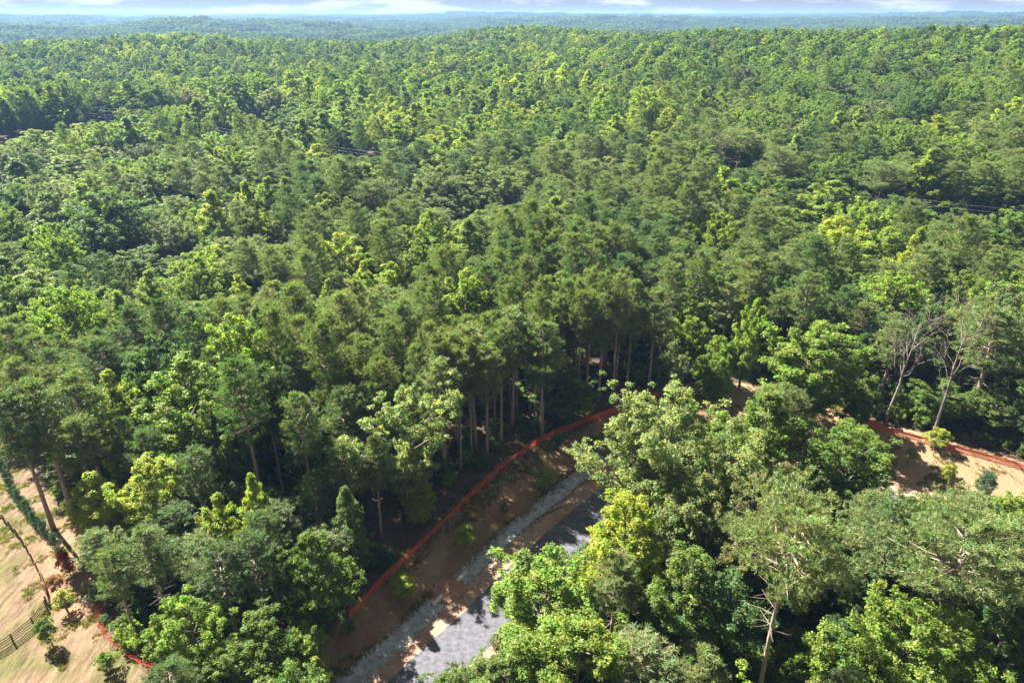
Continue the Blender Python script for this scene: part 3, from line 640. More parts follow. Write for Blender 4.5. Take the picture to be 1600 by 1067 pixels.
keep([(640, 1060), (740, 975)]); keep([(700, 1050), (745, 1010)]); keep([(760, 930), (945, 780)]); keep([(800, 900), (900, 845)]); keep([(830, 850), (950, 760)]); keep([(880, 860), (940, 815)]); keep([(900, 760), (965, 715)])
KEEP = np.array(KEEP); HR = np.array(placed_heroes + [(1228, 930, 80, 18), (1215, 985, 76, 18), (1205, 1045, 72, 18), (108, 780, 95, 14), (665, 740, 100, 14), (1030, 870, 90, 16), (1418, 520, 112, 26), (1490, 530, 112, 24), (1405, 590, 108, 16)])
cell = {}
def near_ok(x, y, r, k=.66):
    cx, cy_ = int(x // 16), int(y // 16)
    for i in (-1, 0, 1):
        for j in (-1, 0, 1):
            for (a, b, q) in cell.get((cx + i, cy_ + j), ()):
                if (x - a) ** 2 + (y - b) ** 2 < ((r + q) * k) ** 2: return False
    return True
def put(x, y, r): cell.setdefault((int(x // 16), int(y // 16)), []).append((x, y, r))
for (x, y, r, h) in TREES: put(x, y, min(r, 4.5))
def lin(tn): return np.array(TINT[tn])
def pick_tint(sp, w, x, y):
    u = random.random(); sunny = w[1]
    if sp == 'pine': return [('pinepale', .25), ('pine', .47), ('pinedark', .28)], u
    if sp == 'poplar': return [('lime', .22 + .3 * sunny), ('bright', .48), ('mid', .30 - .25 * sunny)], u
    if sp == 'oak': return [('bright', .25), ('mid', .42), ('grey', .13), ('deep', .20)], u
    return [('olive', .4), ('pale', .25), ('bronze', .15), ('grey', .2)], u
def choose(tab, u):
    s = sum(q for _, q in tab); u *= s
    for n, q in tab:
        u -= q
        if u <= 0: return n
    return tab[-1][0]
FILL = []
SUNV = np.array((sin(SUN_AZ) * cos(SUN_EL), cos(SUN_AZ) * cos(SUN_EL), sin(SUN_EL)))
LIT = np.array([(*hit(*p)[:2], 3.0) for p in [(632, 938), (727, 856), (850, 764), (871, 704), (700, 960), (850, 830)]])   # saplings and road that stand in sunlight: openings in the canopy
def shades(x, y, zg, h, r, cb):
    c = np.array((x, y, zg + h * (1 + cb) / 2)); v = c - LIT; t = v @ SUNV; dd = np.linalg.norm(v - t[:, None] * SUNV, axis=1); return bool(np.any((t > 0) & (dd < max(r, (1 - cb) * h / 2 * .62) * .8)))
def dart():
    zone_r = 450; n_try = 42000; got = 0
    rr = np.sqrt(RNG.uniform(46 ** 2, zone_r ** 2, n_try)); aa = np.radians(RNG.uniform(-43, 43, n_try))
    o = np.argsort(rr + RNG.uniform(0, 30, n_try)); X = (rr * np.sin(aa))[o]; Y = (rr * np.cos(aa))[o]
    bad = inpoly(X, Y, ROAD_CLEAR) | inpoly(X, Y, FIELD) | inpoly(X, Y, FAR_FIELD) | ((np.abs(line_off(X, Y)) < 10) & (np.hypot(X, Y) > 150))
    fs = fence_side(X, Y); ZG = terrain(X, Y)
    for x, y, b, f, zg in zip(X, Y, bad, fs, ZG):
        if b or (0 < f < 2.2 and hypot(x, y) < 150): continue
        w = weights(x, y); sp = ('pine', 'poplar', 'oak', 'pale')[int(np.searchsorted(np.cumsum(w), random.random() * .9999))]
        g = random.random()
        if sp == 'pine': h, r = 19 + 7 * g, random.uniform(2.6, 3.7)
        elif sp == 'poplar': h, r = 18 + 9 * g, random.uniform(3.1, 4.7)
        elif sp == 'oak': h, r = 15 + 10 * g, random.uniform(3.8, 6.0)
        else: h, r = 15 + 7 * g, random.uniform(4, 6)
        d = hypot(x, y); nv = sin(x / 17 + 1.3) * sin(y / 21 + .7) + .5 * sin(x / 9 - y / 13); h *= 1 + .12 * nv + random.gauss(0, .05); r *= 1 + .8 * min(1, max(0, (d - 110) / 150)) * (1 if sp != 'pine' else .6)
        if x > -30 and f < 0 and hypot(x, y) < 130: h *= .72                # roadside clump is lower
        elif x < -20 and y < 78: h *= .72
        if sp != 'pine' and hypot(x, y) > 425 and x < -100: h, r = h + 3, r        # tall wood edge beyond the field
        if not near_ok(x, y, r, .62 if sp == 'pine' else .76): continue
        d = hypot(x, y)
        if d < 372:
            ok = True
            for tr in range(5):
                cb = CROWN_BASE[sp]; cu, cv, z0 = project(x, y, zg + h * (1 + cb) / 2)
                rx = r * FPX / z0 * 1.02; ry = extent(h, r, cb, x, y, zg) * FPX / z0
                hb = (HR[:, 2] > z0 - 8) & (((HR[:, 0] - cu) / (rx + HR[:, 3] * .7)) ** 2 + ((HR[:, 1] - cv) / (ry + HR[:, 3] * .55)) ** 2 < 1)
                kb = (((KEEP[:, 0] - cu) / (rx + 3)) ** 2 + ((KEEP[:, 1] - cv) / (ry + 2)) ** 2 < 1) & (KEEP[:, 1] < project(x, y, zg)[1])
                if hb.any() or kb.any():
                    ok = False; h *= .86; r *= .93
                    if h < 9: break
                else: ok = True; break
            if not ok or (d < 150 and shades(x, y, zg, h, r, CROWN_BASE[sp])): continue
        tab, u = pick_tint(sp, w, x, y); u = min(.999, max(0, .5 + .30 * (sin(x / 23 + .4) * sin(y / 27 + 2) + .6 * sin(x / 13 + y / 16)) + random.uniform(-.28, .28))); tn = choose(tab, u)
        FILL.append((x, y, zg, h, r, sp, tn, d)); put(x, y, r if d < 200 else r * 1.1)
def front_ranks():
    p = smooth_path([flat(*q) for q in [(738, 778), (800, 720), (835, 697), (870, 680), (912, 662), (955, 648), (1000, 626)]], .5); nn = normals2(p); n = 0
    for k in range(700):
        q = random.randrange(len(p)); off = random.uniform(1.8, 11); x, y = p[q] + nn[q] * off
        if fence_side(np.array([x]), np.array([y]))[0] < 1.6: x, y = p[q] - nn[q] * off
        r = random.uniform(2.1, 2.9)
        if fence_side(np.array([x]), np.array([y]))[0] < 1.6 or not near_ok(x, y, r, .52): continue
        h = random.uniform(21, 26)
        if shades(x, y, G(x, y), h, r, .56): continue
        put(x, y, r); FILL.append((x, y, G(x, y), h, r, 'pine', random.choice(('pine', 'pinepale', 'pinepale')), hypot(x, y))); n += 1
front_ranks(); dart()
WORD = {'lime': 'yellow green', 'bright': 'light green', 'mid': 'mid green', 'deep': 'deep green', 'pine': 'olive green', 'pinepale': 'pale olive', 'pinedark': 'dark green', 'olive': 'olive', 'pale': 'pale olive', 'bronze': 'bronze tinged', 'grey': 'grey green'}
NOUN = {'pine': 'pine', 'poplar': 'poplar', 'oak': 'oak', 'pale': 'spreading oak'}
def zone(x, y):
    d = hypot(x, y); f = float(fence_side(np.array([x]), np.array([y]))[0]); a = math.degrees(atan2(x, y))
    if f < 0 and x > -22 and d < 130: return 'in the roadside clump on the near side of the road'
    if d < 112 and x < -22: return 'in the wood between the clay clearing and the bank'
    if d < 128 and x < 22: return 'in the ranks just behind the orange fence'
    if d < 150 and x > 22: return 'in the wood behind the fence at the road bend'
    if line_off(x, y) > 8: return 'beyond the power line corridor'
    return 'in the %s wood short of the power line' % ('left hand' if a < -13 else 'right hand' if a > 13 else 'middle')
quota = {'pine': 285, 'poplar': 285, 'oak': 250, 'pale': 200}; REST = []; SOLO = []
for (_, _, _, sp, *_r) in HERO: quota['pine' if sp == 'bigpine' else sp] -= 1
FILL.sort(key=lambda q: q[7])
for q in FILL:
    if quota[q[5]] > 0: quota[q[5]] -= 1; SOLO.append(q)
    else: REST.append(q[:7])
# each tree is told apart by the named tree it stands nearest to
CUT = set('in at of above below behind beside standing rising with overhanging on over between next cut among right left just near towering leaning where reaching under'.split())
anchors = []
for hr, (px, py, dz, rad) in zip(HERO, placed_heroes):
    ws = hr[6].split(); k = next((i for i, w in enumerate(ws) if i > 1 and w in CUT), len(ws)); anchors.append((' '.join(ws[:k]), px, py))
shorts = [a[0] for a in anchors]; anchors = [a for a in anchors if shorts.count(a[0]) == 1] + [('bare dead snag', 1105, 235), ('distant house', 1086, 62), ('pale far field', 30, 180), ('bare grey dead tree', 1425, 520), ('bare twiggy dead tree', 1490, 520)]
SP = []
for (x, y, zg, h, r, sp, tn, d) in SOLO:
    cb = CROWN_BASE[sp]; u, v, zc = project(x, y, zg + h * (1 + cb) / 2); SP.append((u, v - extent(h, r, cb, x, y, zg) * FPX / zc))
SIDES = {'left of': (-1, 0), 'right of': (1, 0), 'behind': (0, -1), 'in front of': (0, 1)}; options = {}
for (nm, ax, ay) in anchors:
    for sd, (sx, sy) in SIDES.items():
        buck = {}
        for i, (u, v) in enumerate(SP):
            du, dv = u - ax, v - ay; al = du * sx + dv * sy; ac_ = abs(du * sy + dv * sx)
            if 4 < al < 330 and ac_ < al * .8 and -20 < u < 1620 and v < 1080: buck.setdefault((SOLO[i][5], SOLO[i][6]), []).append((hypot(du, dv), i))
        for (sp, tn), lst in buck.items():
            lst.sort()
            for rank, (dd, i) in enumerate(lst[:5]): options.setdefault(i, []).append((rank * 60 + dd, '%s %s %s %s the %s' % (('nearest', 'second nearest', 'third nearest', 'fourth nearest', 'fifth nearest')[rank], WORD[tn], NOUN[sp], sd, nm)))
used = set()
for i, (x, y, zg, h, r, sp, tn, d) in enumerate(SOLO):
    lab = None
    for _, t in sorted(options.get(i, [])):
        if t not in used and len(t.split()) <= 16: lab = t; used.add(t); break
    place_tree(sp, x, y, h, r, TINT[tn], lab or '%s %s %s' % (WORD[tn], NOUN[sp], zone(x, y)), 'trees of the wood')

# ------------------------------------------------------------------ the rest of the wood: one mass, instanced on points
def points_object(name, pts, protos, label, kind='stuff'):
    """pts: list of (x, y, z, rot, sx, sz, proto index, tint)"""
    pc = bpy.data.collections.new(name + '_kinds')
    for k, me in enumerate(protos):
        o = bpy.data.objects.new('%s_kind_%03d' % (name, k), me); pc.objects.link(o)
    P = np.array([(p[0], p[1], p[2]) for p in pts], np.float32); n = len(P)
    me = bpy.data.meshes.new(name); me.vertices.add(n); me.vertices.foreach_set('co', P.ravel())
    def at(nme, typ, field, arr):
        a = me.attributes.new(nme, typ, 'POINT'); a.data.foreach_set(field, np.ascontiguousarray(arr).ravel())
    at('rot', 'FLOAT_VECTOR', 'vector', np.array([(0, 0, p[3]) for p in pts], np.float32))
    at('scl', 'FLOAT_VECTOR', 'vector', np.array([(p[4], p[4], p[5]) for p in pts], np.float32))
    at('which', 'INT', 'value', np.array([p[6] for p in pts], np.int32))
    at('tint', 'FLOAT_VECTOR', 'vector', np.array([p[7] for p in pts], np.float32))
    ob = link(name, me); tag(ob, label, None, None, kind)
    ng = bpy.data.node_groups.new(name, 'GeometryNodeTree')
    ng.interface.new_socket('Geometry', in_out='INPUT', socket_type='NodeSocketGeometry'); ng.interface.new_socket('Geometry', in_out='OUTPUT', socket_type='NodeSocketGeometry')
    gi = ng.nodes.new('NodeGroupInput'); go = ng.nodes.new('NodeGroupOutput'); ip = ng.nodes.new('GeometryNodeInstanceOnPoints'); ci = ng.nodes.new('GeometryNodeCollectionInfo')
    ci.inputs['Collection'].default_value = pc; ci.inputs['Separate Children'].default_value = True; ci.inputs['Reset Children'].default_value = True
    def na(nme, typ):
        a = ng.nodes.new('GeometryNodeInputNamedAttribute'); a.data_type = typ; a.inputs['Name'].default_value = nme; return a.outputs[0]
    L = ng.links.new
    L(gi.outputs[0], ip.inputs['Points']); L(ci.outputs[0], ip.inputs['Instance']); ip.inputs['Pick Instance'].default_value = True
    L(na('which', 'INT'), ip.inputs['Instance Index']); L(na('scl', 'FLOAT_VECTOR'), ip.inputs['Scale'])
    e2r = ng.nodes.new('FunctionNodeEulerToRotation'); L(na('rot', 'FLOAT_VECTOR'), e2r.inputs[0]); L(e2r.outputs[0], ip.inputs['Rotation'])
    L(ip.outputs[0], go.inputs[0])
    md = ob.modifiers.new('scatter', 'NODES'); md.node_group = ng
    return ob
def join_np(parts):
    V, F, b = [], [], 0
    for v, f in parts: V.append(v); F.append(f + b); b += len(v)
    return np.concatenate(V), np.concatenate(F)
def canopy_patch(seed, size, step, hmean, npl, ls):
    """a square of closed canopy, several crowns in one cheap mesh"""
    g = np.random.default_rng(seed); parts = []; m = int(size / step)
    for i in range(m):
        for j in range(m):
            cx = (i + .5 + g.uniform(-.4, .4)) * step - size / 2; cy_ = (j + .5 + g.uniform(-.4, .4)) * step - size / 2
            h = hmean * g.uniform(.72, 1.15); r = step * g.uniform(.5, .72); pineish = g.random() < .3
            d = rand_unit(npl, g); d[:, 2] = np.abs(d[:, 2]) * (1 if not pineish else 1) - .25
            hh = h * (.30 if not pineish else .36); rr_ = r * (1 if not pineish else .7)
            lump = 1 + .22 * np.sin(4 * np.arctan2(d[:, 1], d[:, 0]) + i) * np.sin(5 * d[:, 2] + j)
            tap = np.clip(1 - .4 * np.clip(d[:, 2], 0, 1), .4, 1) if pineish else 1
            pos = np.stack([cx + d[:, 0] * rr_ * lump * tap, cy_ + d[:, 1] * rr_ * lump * tap, h - hh + d[:, 2] * hh], 1) + g.normal(0, .06 * step, (npl, 3))
            parts.append(leaf_quads(pos, unit(d + g.normal(0, .4, (npl, 3)) + np.array((0, 0, .3))), ls * g.uniform(.7, 1.4, npl), g))
    v, f = join_np(parts); return mesh_np('canopy', v, f, M_FAR)
FAR = []
def lod(sp, seed):
    if sp == 'poplar': return gen_broad(seed, 22, 4.0, .12, 'ovoid', 46, 1.25, 26, .85, .22, .34, .5, .9, False)[1]
    if sp == 'oak': return gen_broad(seed, 20, 5.6, .15, 'round', 48, 1.7, 30, .95, .28, .3, .45, .75, False)[1]
    if sp == 'pale': return gen_broad(seed, 22, 6.0, .25, 'flat', 42, 1.5, 30, .85, .34, .34, .7, .65, False)[1]
    return gen_pine(seed, 23, 3.5, .40, 44, 8, 5, .75, 1, (.05, .5), .22, 1.5, 0)[1]
LOD = [lod(sp, 700 + 10 * i + k) for i, sp in enumerate(('pine', 'poplar', 'oak', 'pale')) for k in range(3)]
MIDP = [c for sp in ('pine', 'poplar', 'oak', 'pale') for (_, _, _, c) in PROTO[sp][:3]]
HN = {'pine': (24, 3.3), 'poplar': (23, 3.9), 'oak': (20, 5.2), 'pale': (22, 6.0)}; H0 = {'pine': (23, 3.5), 'poplar': (22, 4.0), 'oak': (20, 5.6), 'pale': (22, 6.0)}; SPI = {'pine': 0, 'poplar': 1, 'oak': 2, 'pale': 3}
for _m in LOD: _m.materials[0] = M_FARN if _m is LOD[0] or _m is LOD[1] or _m is LOD[2] else M_FAR
P2 = [canopy_patch(800 + k, 48, 8, 19, 70, 1.9) for k in range(5)]
P3 = [canopy_patch(830 + k, 160, 14, 20, 34, 4.6) for k in range(4)]
PROTS = MIDP + LOD + P2 + P3; I_LOD, I_P2, I_P3 = len(MIDP), len(MIDP) + len(LOD), len(MIDP) + len(LOD) + len(P2)
pts = []
for (x, y, zg, h, r, sp, tn) in REST:
    d = hypot(x, y); h0, r0 = (HN if d < 300 else H0)[sp]; t = lin(tn) * random.uniform(.88, 1.12)
    pts.append((x, y, zg, random.uniform(0, 6.28), r / r0, h / h0, SPI[sp] * 3 + random.randrange(3) + (0 if d < 300 else I_LOD), t))
def ring(r0, r1, step, jit):
    n = int(r1 * 2 / step); out = []
    gx, gy = np.meshgrid(np.arange(-r1 * .76, r1 * .76, step), np.arange(r0 * .7, r1, step)); gx = gx.ravel() + RNG.uniform(-jit, jit, gx.size) * step; gy = gy.ravel() + RNG.uniform(-jit, jit, gy.size) * step
    d = np.hypot(gx, gy); a = np.degrees(np.arctan2(gx, gy)); m = (d > r0) & (d <= r1) & (np.abs(a) < 43); return gx[m], gy[m], d[m], a[m]
X, Y, D, A = ring(450, 1500, 8.6, .42); Z = terrain(X, Y)
bad = (np.abs(line_off(X, Y)) < 10) & (D < 650) | inpoly(X, Y, FAR_FIELD)
patchn = np.sin(X / 70 + 1) * np.sin(Y / 90) + .6 * np.sin(X / 31 + Y / 47)
for x, y, z, a, b, pn in zip(X, Y, Z, A, bad, patchn):
    if b: continue
    u = random.random(); right = 1 / (1 + math.exp(-(a - 8) / 5)); pp = .10 + .12 * (pn > .7)
    pw = (.36 - .22 * right) * (1.3 if pn < 0 else .7)
    sp = 'pine' if u < pp else 'poplar' if u < pp + pw else 'pale' if u < pp + pw + .08 else 'oak'
    tab = [('lime', .10 * (1 - right)), ('bright', .30), ('mid', .38), ('deep', .32)] if sp in ('poplar', 'oak') else pick_tint(sp, (0, 0, 0, 0), x, y)[0]; tn = choose(tab, random.random()); h0, r0 = H0[sp]
    hh = random.uniform(14, 23); rr_ = {'pine': random.uniform(3.4, 4.8), 'poplar': random.uniform(4.5, 6.2), 'oak': random.uniform(5.2, 7.5), 'pale': random.uniform(5, 7.5)}[sp]
    pts.append((x, y, z - .5, random.uniform(0, 6.28), rr_ / r0, hh / h0, I_LOD + SPI[sp] * 3 + random.randrange(3), lin(tn) * random.uniform(.72, .95)))
base_far = (.068, .105, .034)
X, Y, D, A = ring(1500, 5200, 44, .25); Z = terrain(X, Y)
for x, y, z in zip(X, Y, Z):
    pts.append((x, y, z - 1, random.randrange(4) * pi / 2 + random.uniform(-.3, .3), random.uniform(1.0, 1.15), random.uniform(.85, 1.3), I_P2 + random.randrange(5), np.array(base_far) * random.uniform(.7, 1.25)))
X, Y, D, A = ring(5200, 17500, 150, .25); Z = terrain(X, Y)
for x, y, z in zip(X, Y, Z):
    pts.append((x, y, z - 1, random.randrange(4) * pi / 2, random.uniform(1.0, 1.15), random.uniform(.8, 1.4), I_P3 + random.randrange(4), np.array(base_far) * random.uniform(.7, 1.25)))
points_object('forest', pts, PROTS, 'dense mixed forest covering the hills to the horizon')
# undergrowth on the forest floor
SH = [c for (_, _, _, c) in PROTO['shrub']]
def undergrowth():
    n = 18000; d = np.sqrt(RNG.uniform(46 ** 2, 310 ** 2, n)); a = np.radians(RNG.uniform(-43, 43, n)); X, Y = d * np.sin(a), d * np.cos(a)
    bad = inpoly(X, Y, ROAD_CLEAR) | inpoly(X, Y, FIELD) | ((np.abs(line_off(X, Y)) < 3) & (d > 150)); f = fence_side(X, Y); Z = terrain(X, Y); out = []
    for x, y, z, b, ff in zip(X, Y, Z, bad, f):
        if b or (0 < ff < 1.2): continue
        if (-28 < x < 24) and (0 < ff < 30) and random.random() < .72: continue        # open floor under the pines
        s = random.uniform(.25, 1.0) * (1.0 if abs(line_off(x, y)) > 12 else .6) * (1.5 if hypot(x, y) > 190 else 1); tn = random.choice(('mid', 'deep', 'mid', 'bright', 'deep'))
        u, v, _ = project(x, y, z + 2 * s)
        if np.any((np.hypot(KEEP[:, 0] - u, KEEP[:, 1] - v) < 7)): s *= .3
        out.append((x, y, z, random.uniform(0, 6.28), s, s * random.uniform(.8, 1.7), random.randrange(3), lin(tn) * random.uniform(.8, 1.1)))
    for _ in range(2600):
        k = random.random(); q = random.uniform(-11, 11); dx, dy = LINE_B[0] - LINE_A[0], LINE_B[1] - LINE_A[1]; LL = hypot(dx, dy)
        x, y = LINE_A[0] + dx * k - dy / LL * q, LINE_A[1] + dy * k + dx / LL * q; s = random.uniform(.4, 1.1); tn = random.choice(('mid', 'deep', 'mid'))
        out.append((x, y, G(x, y), random.uniform(0, 6.28), s, s * random.uniform(.6, 1.2), random.randrange(3), lin(tn) * random.uniform(.8, 1.1)))
    points_object('undergrowth', out, SH, 'low shrubs and seedlings on the forest floor')
undergrowth()

def grass_tufts():
    g = np.random.default_rng(77); protos = []
    for k in range(3):
        n = 26; p = g.normal(0, .16, (n, 3)) * np.array((1, 1, 0)); d = unit(np.stack([g.normal(0, .5, n), g.normal(0, .5, n), np.ones(n)], 1)); ln = g.uniform(.18, .42, (n, 1)); b = unit(np.cross(d, rand_unit(n, g))) * .03
        v = np.stack([p - b, p + b, p + d * ln + b * .3, p + d * ln - b * .3], 1).reshape(-1, 3); protos.append(mesh_np('tuft', v, np.arange(4 * n).reshape(-1, 4), M_LEAF))
    out = []
    n = 60000; d = np.sqrt(RNG.uniform(46 ** 2, 125 ** 2, n)); a = np.radians(RNG.uniform(-44, 43, n)); X, Y = d * np.sin(a), d * np.cos(a); Z = terrain(X, Y)
    bank = inpoly(X, Y, ROAD_CLEAR); field = inpoly(X, Y, FIELD); rd = seg_dist(X, Y, ROAD_L); fs = fence_side(X, Y)
    pt = np.sin(X / 3.1 + 1) * np.sin(Y / 3.7) + .7 * np.sin(X / 1.4 - Y / 1.9); st = np.sin((X * .74 - Y * .67) * 1.15 + .6 * np.sin((X + Y) / 3))
    for x, y, z, b, f, r_, s_, q, w in zip(X, Y, Z, bank, field, rd, fs, pt, st):
        if b and (r_ > 4.4 or r_ < -6.6) and q > -.1 and random.random() < .8: t = random.choice(((.16, .15, .05), (.12, .15, .04), (.22, .16, .08)))
        elif f and ((w > .45 and x < -52) or q > .75) and random.random() < .7: t = random.choice(((.15, .14, .05), (.10, .12, .035), (.20, .15, .075)))
        elif not b and not f and -3 < s_ < 1.5 and q > .3 and d.size and random.random() < .5: t = (.10, .12, .04)
        else: continue
        k = random.uniform(.5, 1.25); out.append((x, y, z, random.uniform(0, 6.28), k, k * random.uniform(.6, 1.2), random.randrange(3), np.array(t) * random.uniform(.7, 1.1)))
    points_object('grass', out, protos, 'dry grass and weeds on the bank and in the clearing')
grass_tufts()

# ------------------------------------------------------------------ saplings on the bank and in the clearing
SAP = [  # foot pixel x, y, height, radius, species, tint, label
 (632, 938, 4.6, 1.75, 'sapling', 'lime', 'round light green sapling at the lower end of the shaded bank'),
 (727, 856, 4.4, 1.6, 'sapling', 'lime', 'round light green sapling on the bank above the clay mound'),
 (850, 764, 4.2, 1.7, 'sapling', 'lime', 'round green sapling on the bank near the gravel strip'),
 (787, 808, 3.2, .8, 'thin', 'deep', 'thin dark sapling between the two round ones on the bank'),
 (871, 704, 3.8, 1.1, 'sapling', 'deep', 'dark sapling right under the orange netting'),
 (926, 702, 3.0, 1.3, 'sapling', 'mid', 'low bushy sapling at the upper end of the bank'),
 (547, 995, 3.0, .9, 'thin', 'deep', 'small dark sapling below the end of the netting'),
 (1418, 726, 4.2, 1.25, 'thin', 'gold', 'thin yellowish sapling on the sunny bank under the netting'),
 (1477, 758, 4.2, 1.35, 'sapling', 'gold', 'yellow sapling on the sunny bank near the road'),
 (1461, 700, 4.0, 1.9, 'sapling', 'lime', 'bushy yellow green sapling standing in the netting'),
 (1536, 775, 4.4, 1.6, 'conifer', 'blue', 'young pine at the right end of the sunny bank'),
 (110, 898, 4.2, 1.15, 'sapling', 'red', 'red leaved sapling at the end of the evergreen row'),
 (91, 927, 3.2, 1.2, 'sapling', 'rust', 'rust brown sapling near the board fence'),
 (105, 952, 3.6, 1.4, 'thin', 'gold', 'yellow sapling between the rust sapling and the manhole'),
 (80, 1005, 4.4, 1.25, 'sapling', 'mid', 'green sapling beside the fence corner'),
 (172, 1045, 3.0, 1.2, 'sapling', 'bright', 'low light green sapling below the crumpled netting'),
]
for i, (px, py, h, r, sp, tn, lab) in enumerate(SAP):
    x, y, _ = hit(px, py); place_tree(sp, x, y, h, r, TINT[tn], lab, 'planted saplings')
for i, (px, py, h, lab) in enumerate([(20, 772, 4.3, 'evergreen sapling in shade at the upper end of the row'), (33, 790, 4.1, 'second evergreen sapling from the shaded upper end'), (46, 807, 4.2, 'third evergreen sapling from the shaded upper end'), (58, 824, 4.0, 'evergreen sapling in the middle of the row'), (73, 838, 3.9, 'second evergreen sapling from the red sapling'), (92, 862, 4.4, 'evergreen sapling beside the red leaved sapling'), (8, 742, 4.4, 'evergreen sapling at the dark wood edge by the left border')]):
    x, y, _ = hit(px, py); place_tree('conifer', x, y, h * .74, .82, TINT['blue'], lab, 'row of evergreen saplings')

# ------------------------------------------------------------------ dead trees
def dead_tree(px, py, h, label, seed, spread=.5, lean=(0, 0), name='dead_tree'):
    g = random.Random(seed); x, y, _ = hit(px, py); o = thing(name, label, 'dead tree', (x, y, G(x, y) - .1), 0, 'dead trees')
    mb = MB(); pts = [np.array((lean[0] * (k / 7) ** 1.3 + g.gauss(0, .12) * (k > 0), lean[1] * (k / 7) ** 1.3 + g.gauss(0, .12) * (k > 0), h * k / 7)) for k in range(8)]
    mb.tube(pts, [.3 * (1 - .9 * k / 7) + .02 for k in range(8)], 6); link('trunk', mb.mesh('trunk', M_DEAD, True), o)
    def grow(m, p, d, L, r, depth):
        e = p + d * L; mid = p + d * L * .5 + np.array([g.gauss(0, .08 * L) for _ in range(3)]); m.tube([p, mid, e], [r, r * .75, r * .4 + .006], 4, False)
        if depth:
            for _ in range(g.choice((2, 3, 3))):
                nd = unit(d + np.array([g.gauss(0, .5), g.gauss(0, .5), g.gauss(.15, .4)])); grow(m, mid * .4 + e * .6 if g.random() < .4 else e, nd, L * g.uniform(.5, .8), r * .55, depth - 1)
    for b in range(13):
        m = MB(); k = g.uniform(2.6, 7); i = int(min(k, 6.99)); s = pts[i] + (pts[min(i + 1, 7)] - pts[i]) * (k - i); az = g.uniform(0, 6.28)
        grow(m, s, unit(np.array((cos(az) * spread, sin(az) * spread, .75))), h * g.uniform(.12, .26), .085, 3); link('branch', m.mesh('branch', M_DEAD), o)
    return o
dead_tree(1382, 668, 20, 'bare grey dead tree leaning over the netting, left of the dead pair', 3, .45, (2.5, 2))
dead_tree(1455, 688, 20, 'bare twiggy dead tree above the bushy sapling, right of the dead pair', 8, .6, (2.0, 2.5))
dead_tree(1100, 330, 24, 'bare dead snag rising from the pines in the upper right', 12, .35, (0, 0))

# ------------------------------------------------------------------ orange safety netting
def netting(pxs, label, hgt=1.15, seed=1, closed=None, slump=0.0, inward=.35):
    g = np.random.default_rng(seed); w = [hit(*p)[:2] for p in pxs] if closed is None else closed
    p = smooth_path(w, .28); nn = normals2(p); n = len(p); s = np.arange(n) * .28; per = 2.6
    ph = (s % per) / per; sag = np.sin(pi * ph)
    o = thing('safety_net_fence', label, 'safety fence', (0, 0, 0), 0, 'orange safety netting')
    nh = 9; top = hgt * (1 - .16 * sag) * (1 - slump * (.35 + .35 * np.sin(s * .7 + seed))) + .03 * np.sin(s * 3.1)
    bow = .18 * np.sin(s * .9 + seed) * sag + .06 * g.normal(size=n); tilt = inward * (.5 + .5 * np.sin(s * .31 + 2)) + slump * .9
    gz = terrain(p[:, 0], p[:, 1]); rows = []
    for k in range(nh + 1):
        t = k / nh; off = bow * sin(pi * t) + tilt * t + .03 * np.sin(s * 5 + k)
        rows.append(np.stack([p[:, 0] - nn[:, 0] * off, p[:, 1] - nn[:, 1] * off, gz + .04 + top * t], 1))
    G_ = np.stack(rows, 1); V = []; F = []; b = 0
    def strand(a, c, wv):
        nonlocal b
        m = len(a); V.append(np.stack([a - wv, a + wv], 1).reshape(-1, 3)); i = np.arange(m - 1) * 2
        F.append(np.stack([b + i, b + i + 2, b + i + 3, b + i + 1], 1)); b += 2 * m
    for k in range(nh + 1): strand(G_[:, k], None, np.array((0, 0, .03 if k not in (0, nh) else .06)) * np.ones((n, 1)))
    for i in range(0, n, 1):
        t = p[min(i + 1, n - 1)] - p[max(i - 1, 0)]; t = t / (np.linalg.norm(t) + 1e-9); strand(G_[i], None, np.array((t[0], t[1], 0)) * .022 * np.ones((nh + 1, 1)))
    link('net', mesh_np('net', np.concatenate(V), np.concatenate(F), M_NET), o)
    pm = MB(); pm.tube([(0, 0, -.2), (0, 0, hgt + .12)], .025, 5); pme = pm.mesh('post', M_STEEL)
    for i in range(0, n, max(1, int(per / .28))):
        c = link('post', pme, o); c.location = (p[i, 0] + nn[i, 0] * .04, p[i, 1] + nn[i, 1] * .04, gz[i])
    return o
netting([(545, 965), (610, 900), (700, 812), (800, 720), (835, 697), (870, 680), (910, 663)], 'long run of orange safety netting along the top of the shaded bank', 1.3, 1)
netting([(913, 660), (955, 647), (1000, 626), (1030, 619)], 'short upper run of orange netting vanishing behind the large pale oak', 1.3, 2)
netting([(1305, 643), (1345, 660), (1380, 674), (1440, 690)], 'orange netting behind the sunny bank, left of the bushy sapling', 1.2, 3)
netting([(1442, 692), (1530, 715), (1600, 735), (1700, 765)], 'orange netting behind the sunny bank, right of the bushy sapling', 1.2, 4)
netting([(122, 822), (135, 832), (150, 842)], 'short torn piece of orange netting at the foot of the leaning pine', 1.0, 5, None, .5)
netting([(176, 932), (166, 950), (164, 975), (172, 998), (190, 1010), (212, 1026), (240, 1038), (262, 1056)], 'crumpled orange netting curving along the clay clearing', 1.15, 6, None, .55, .7)

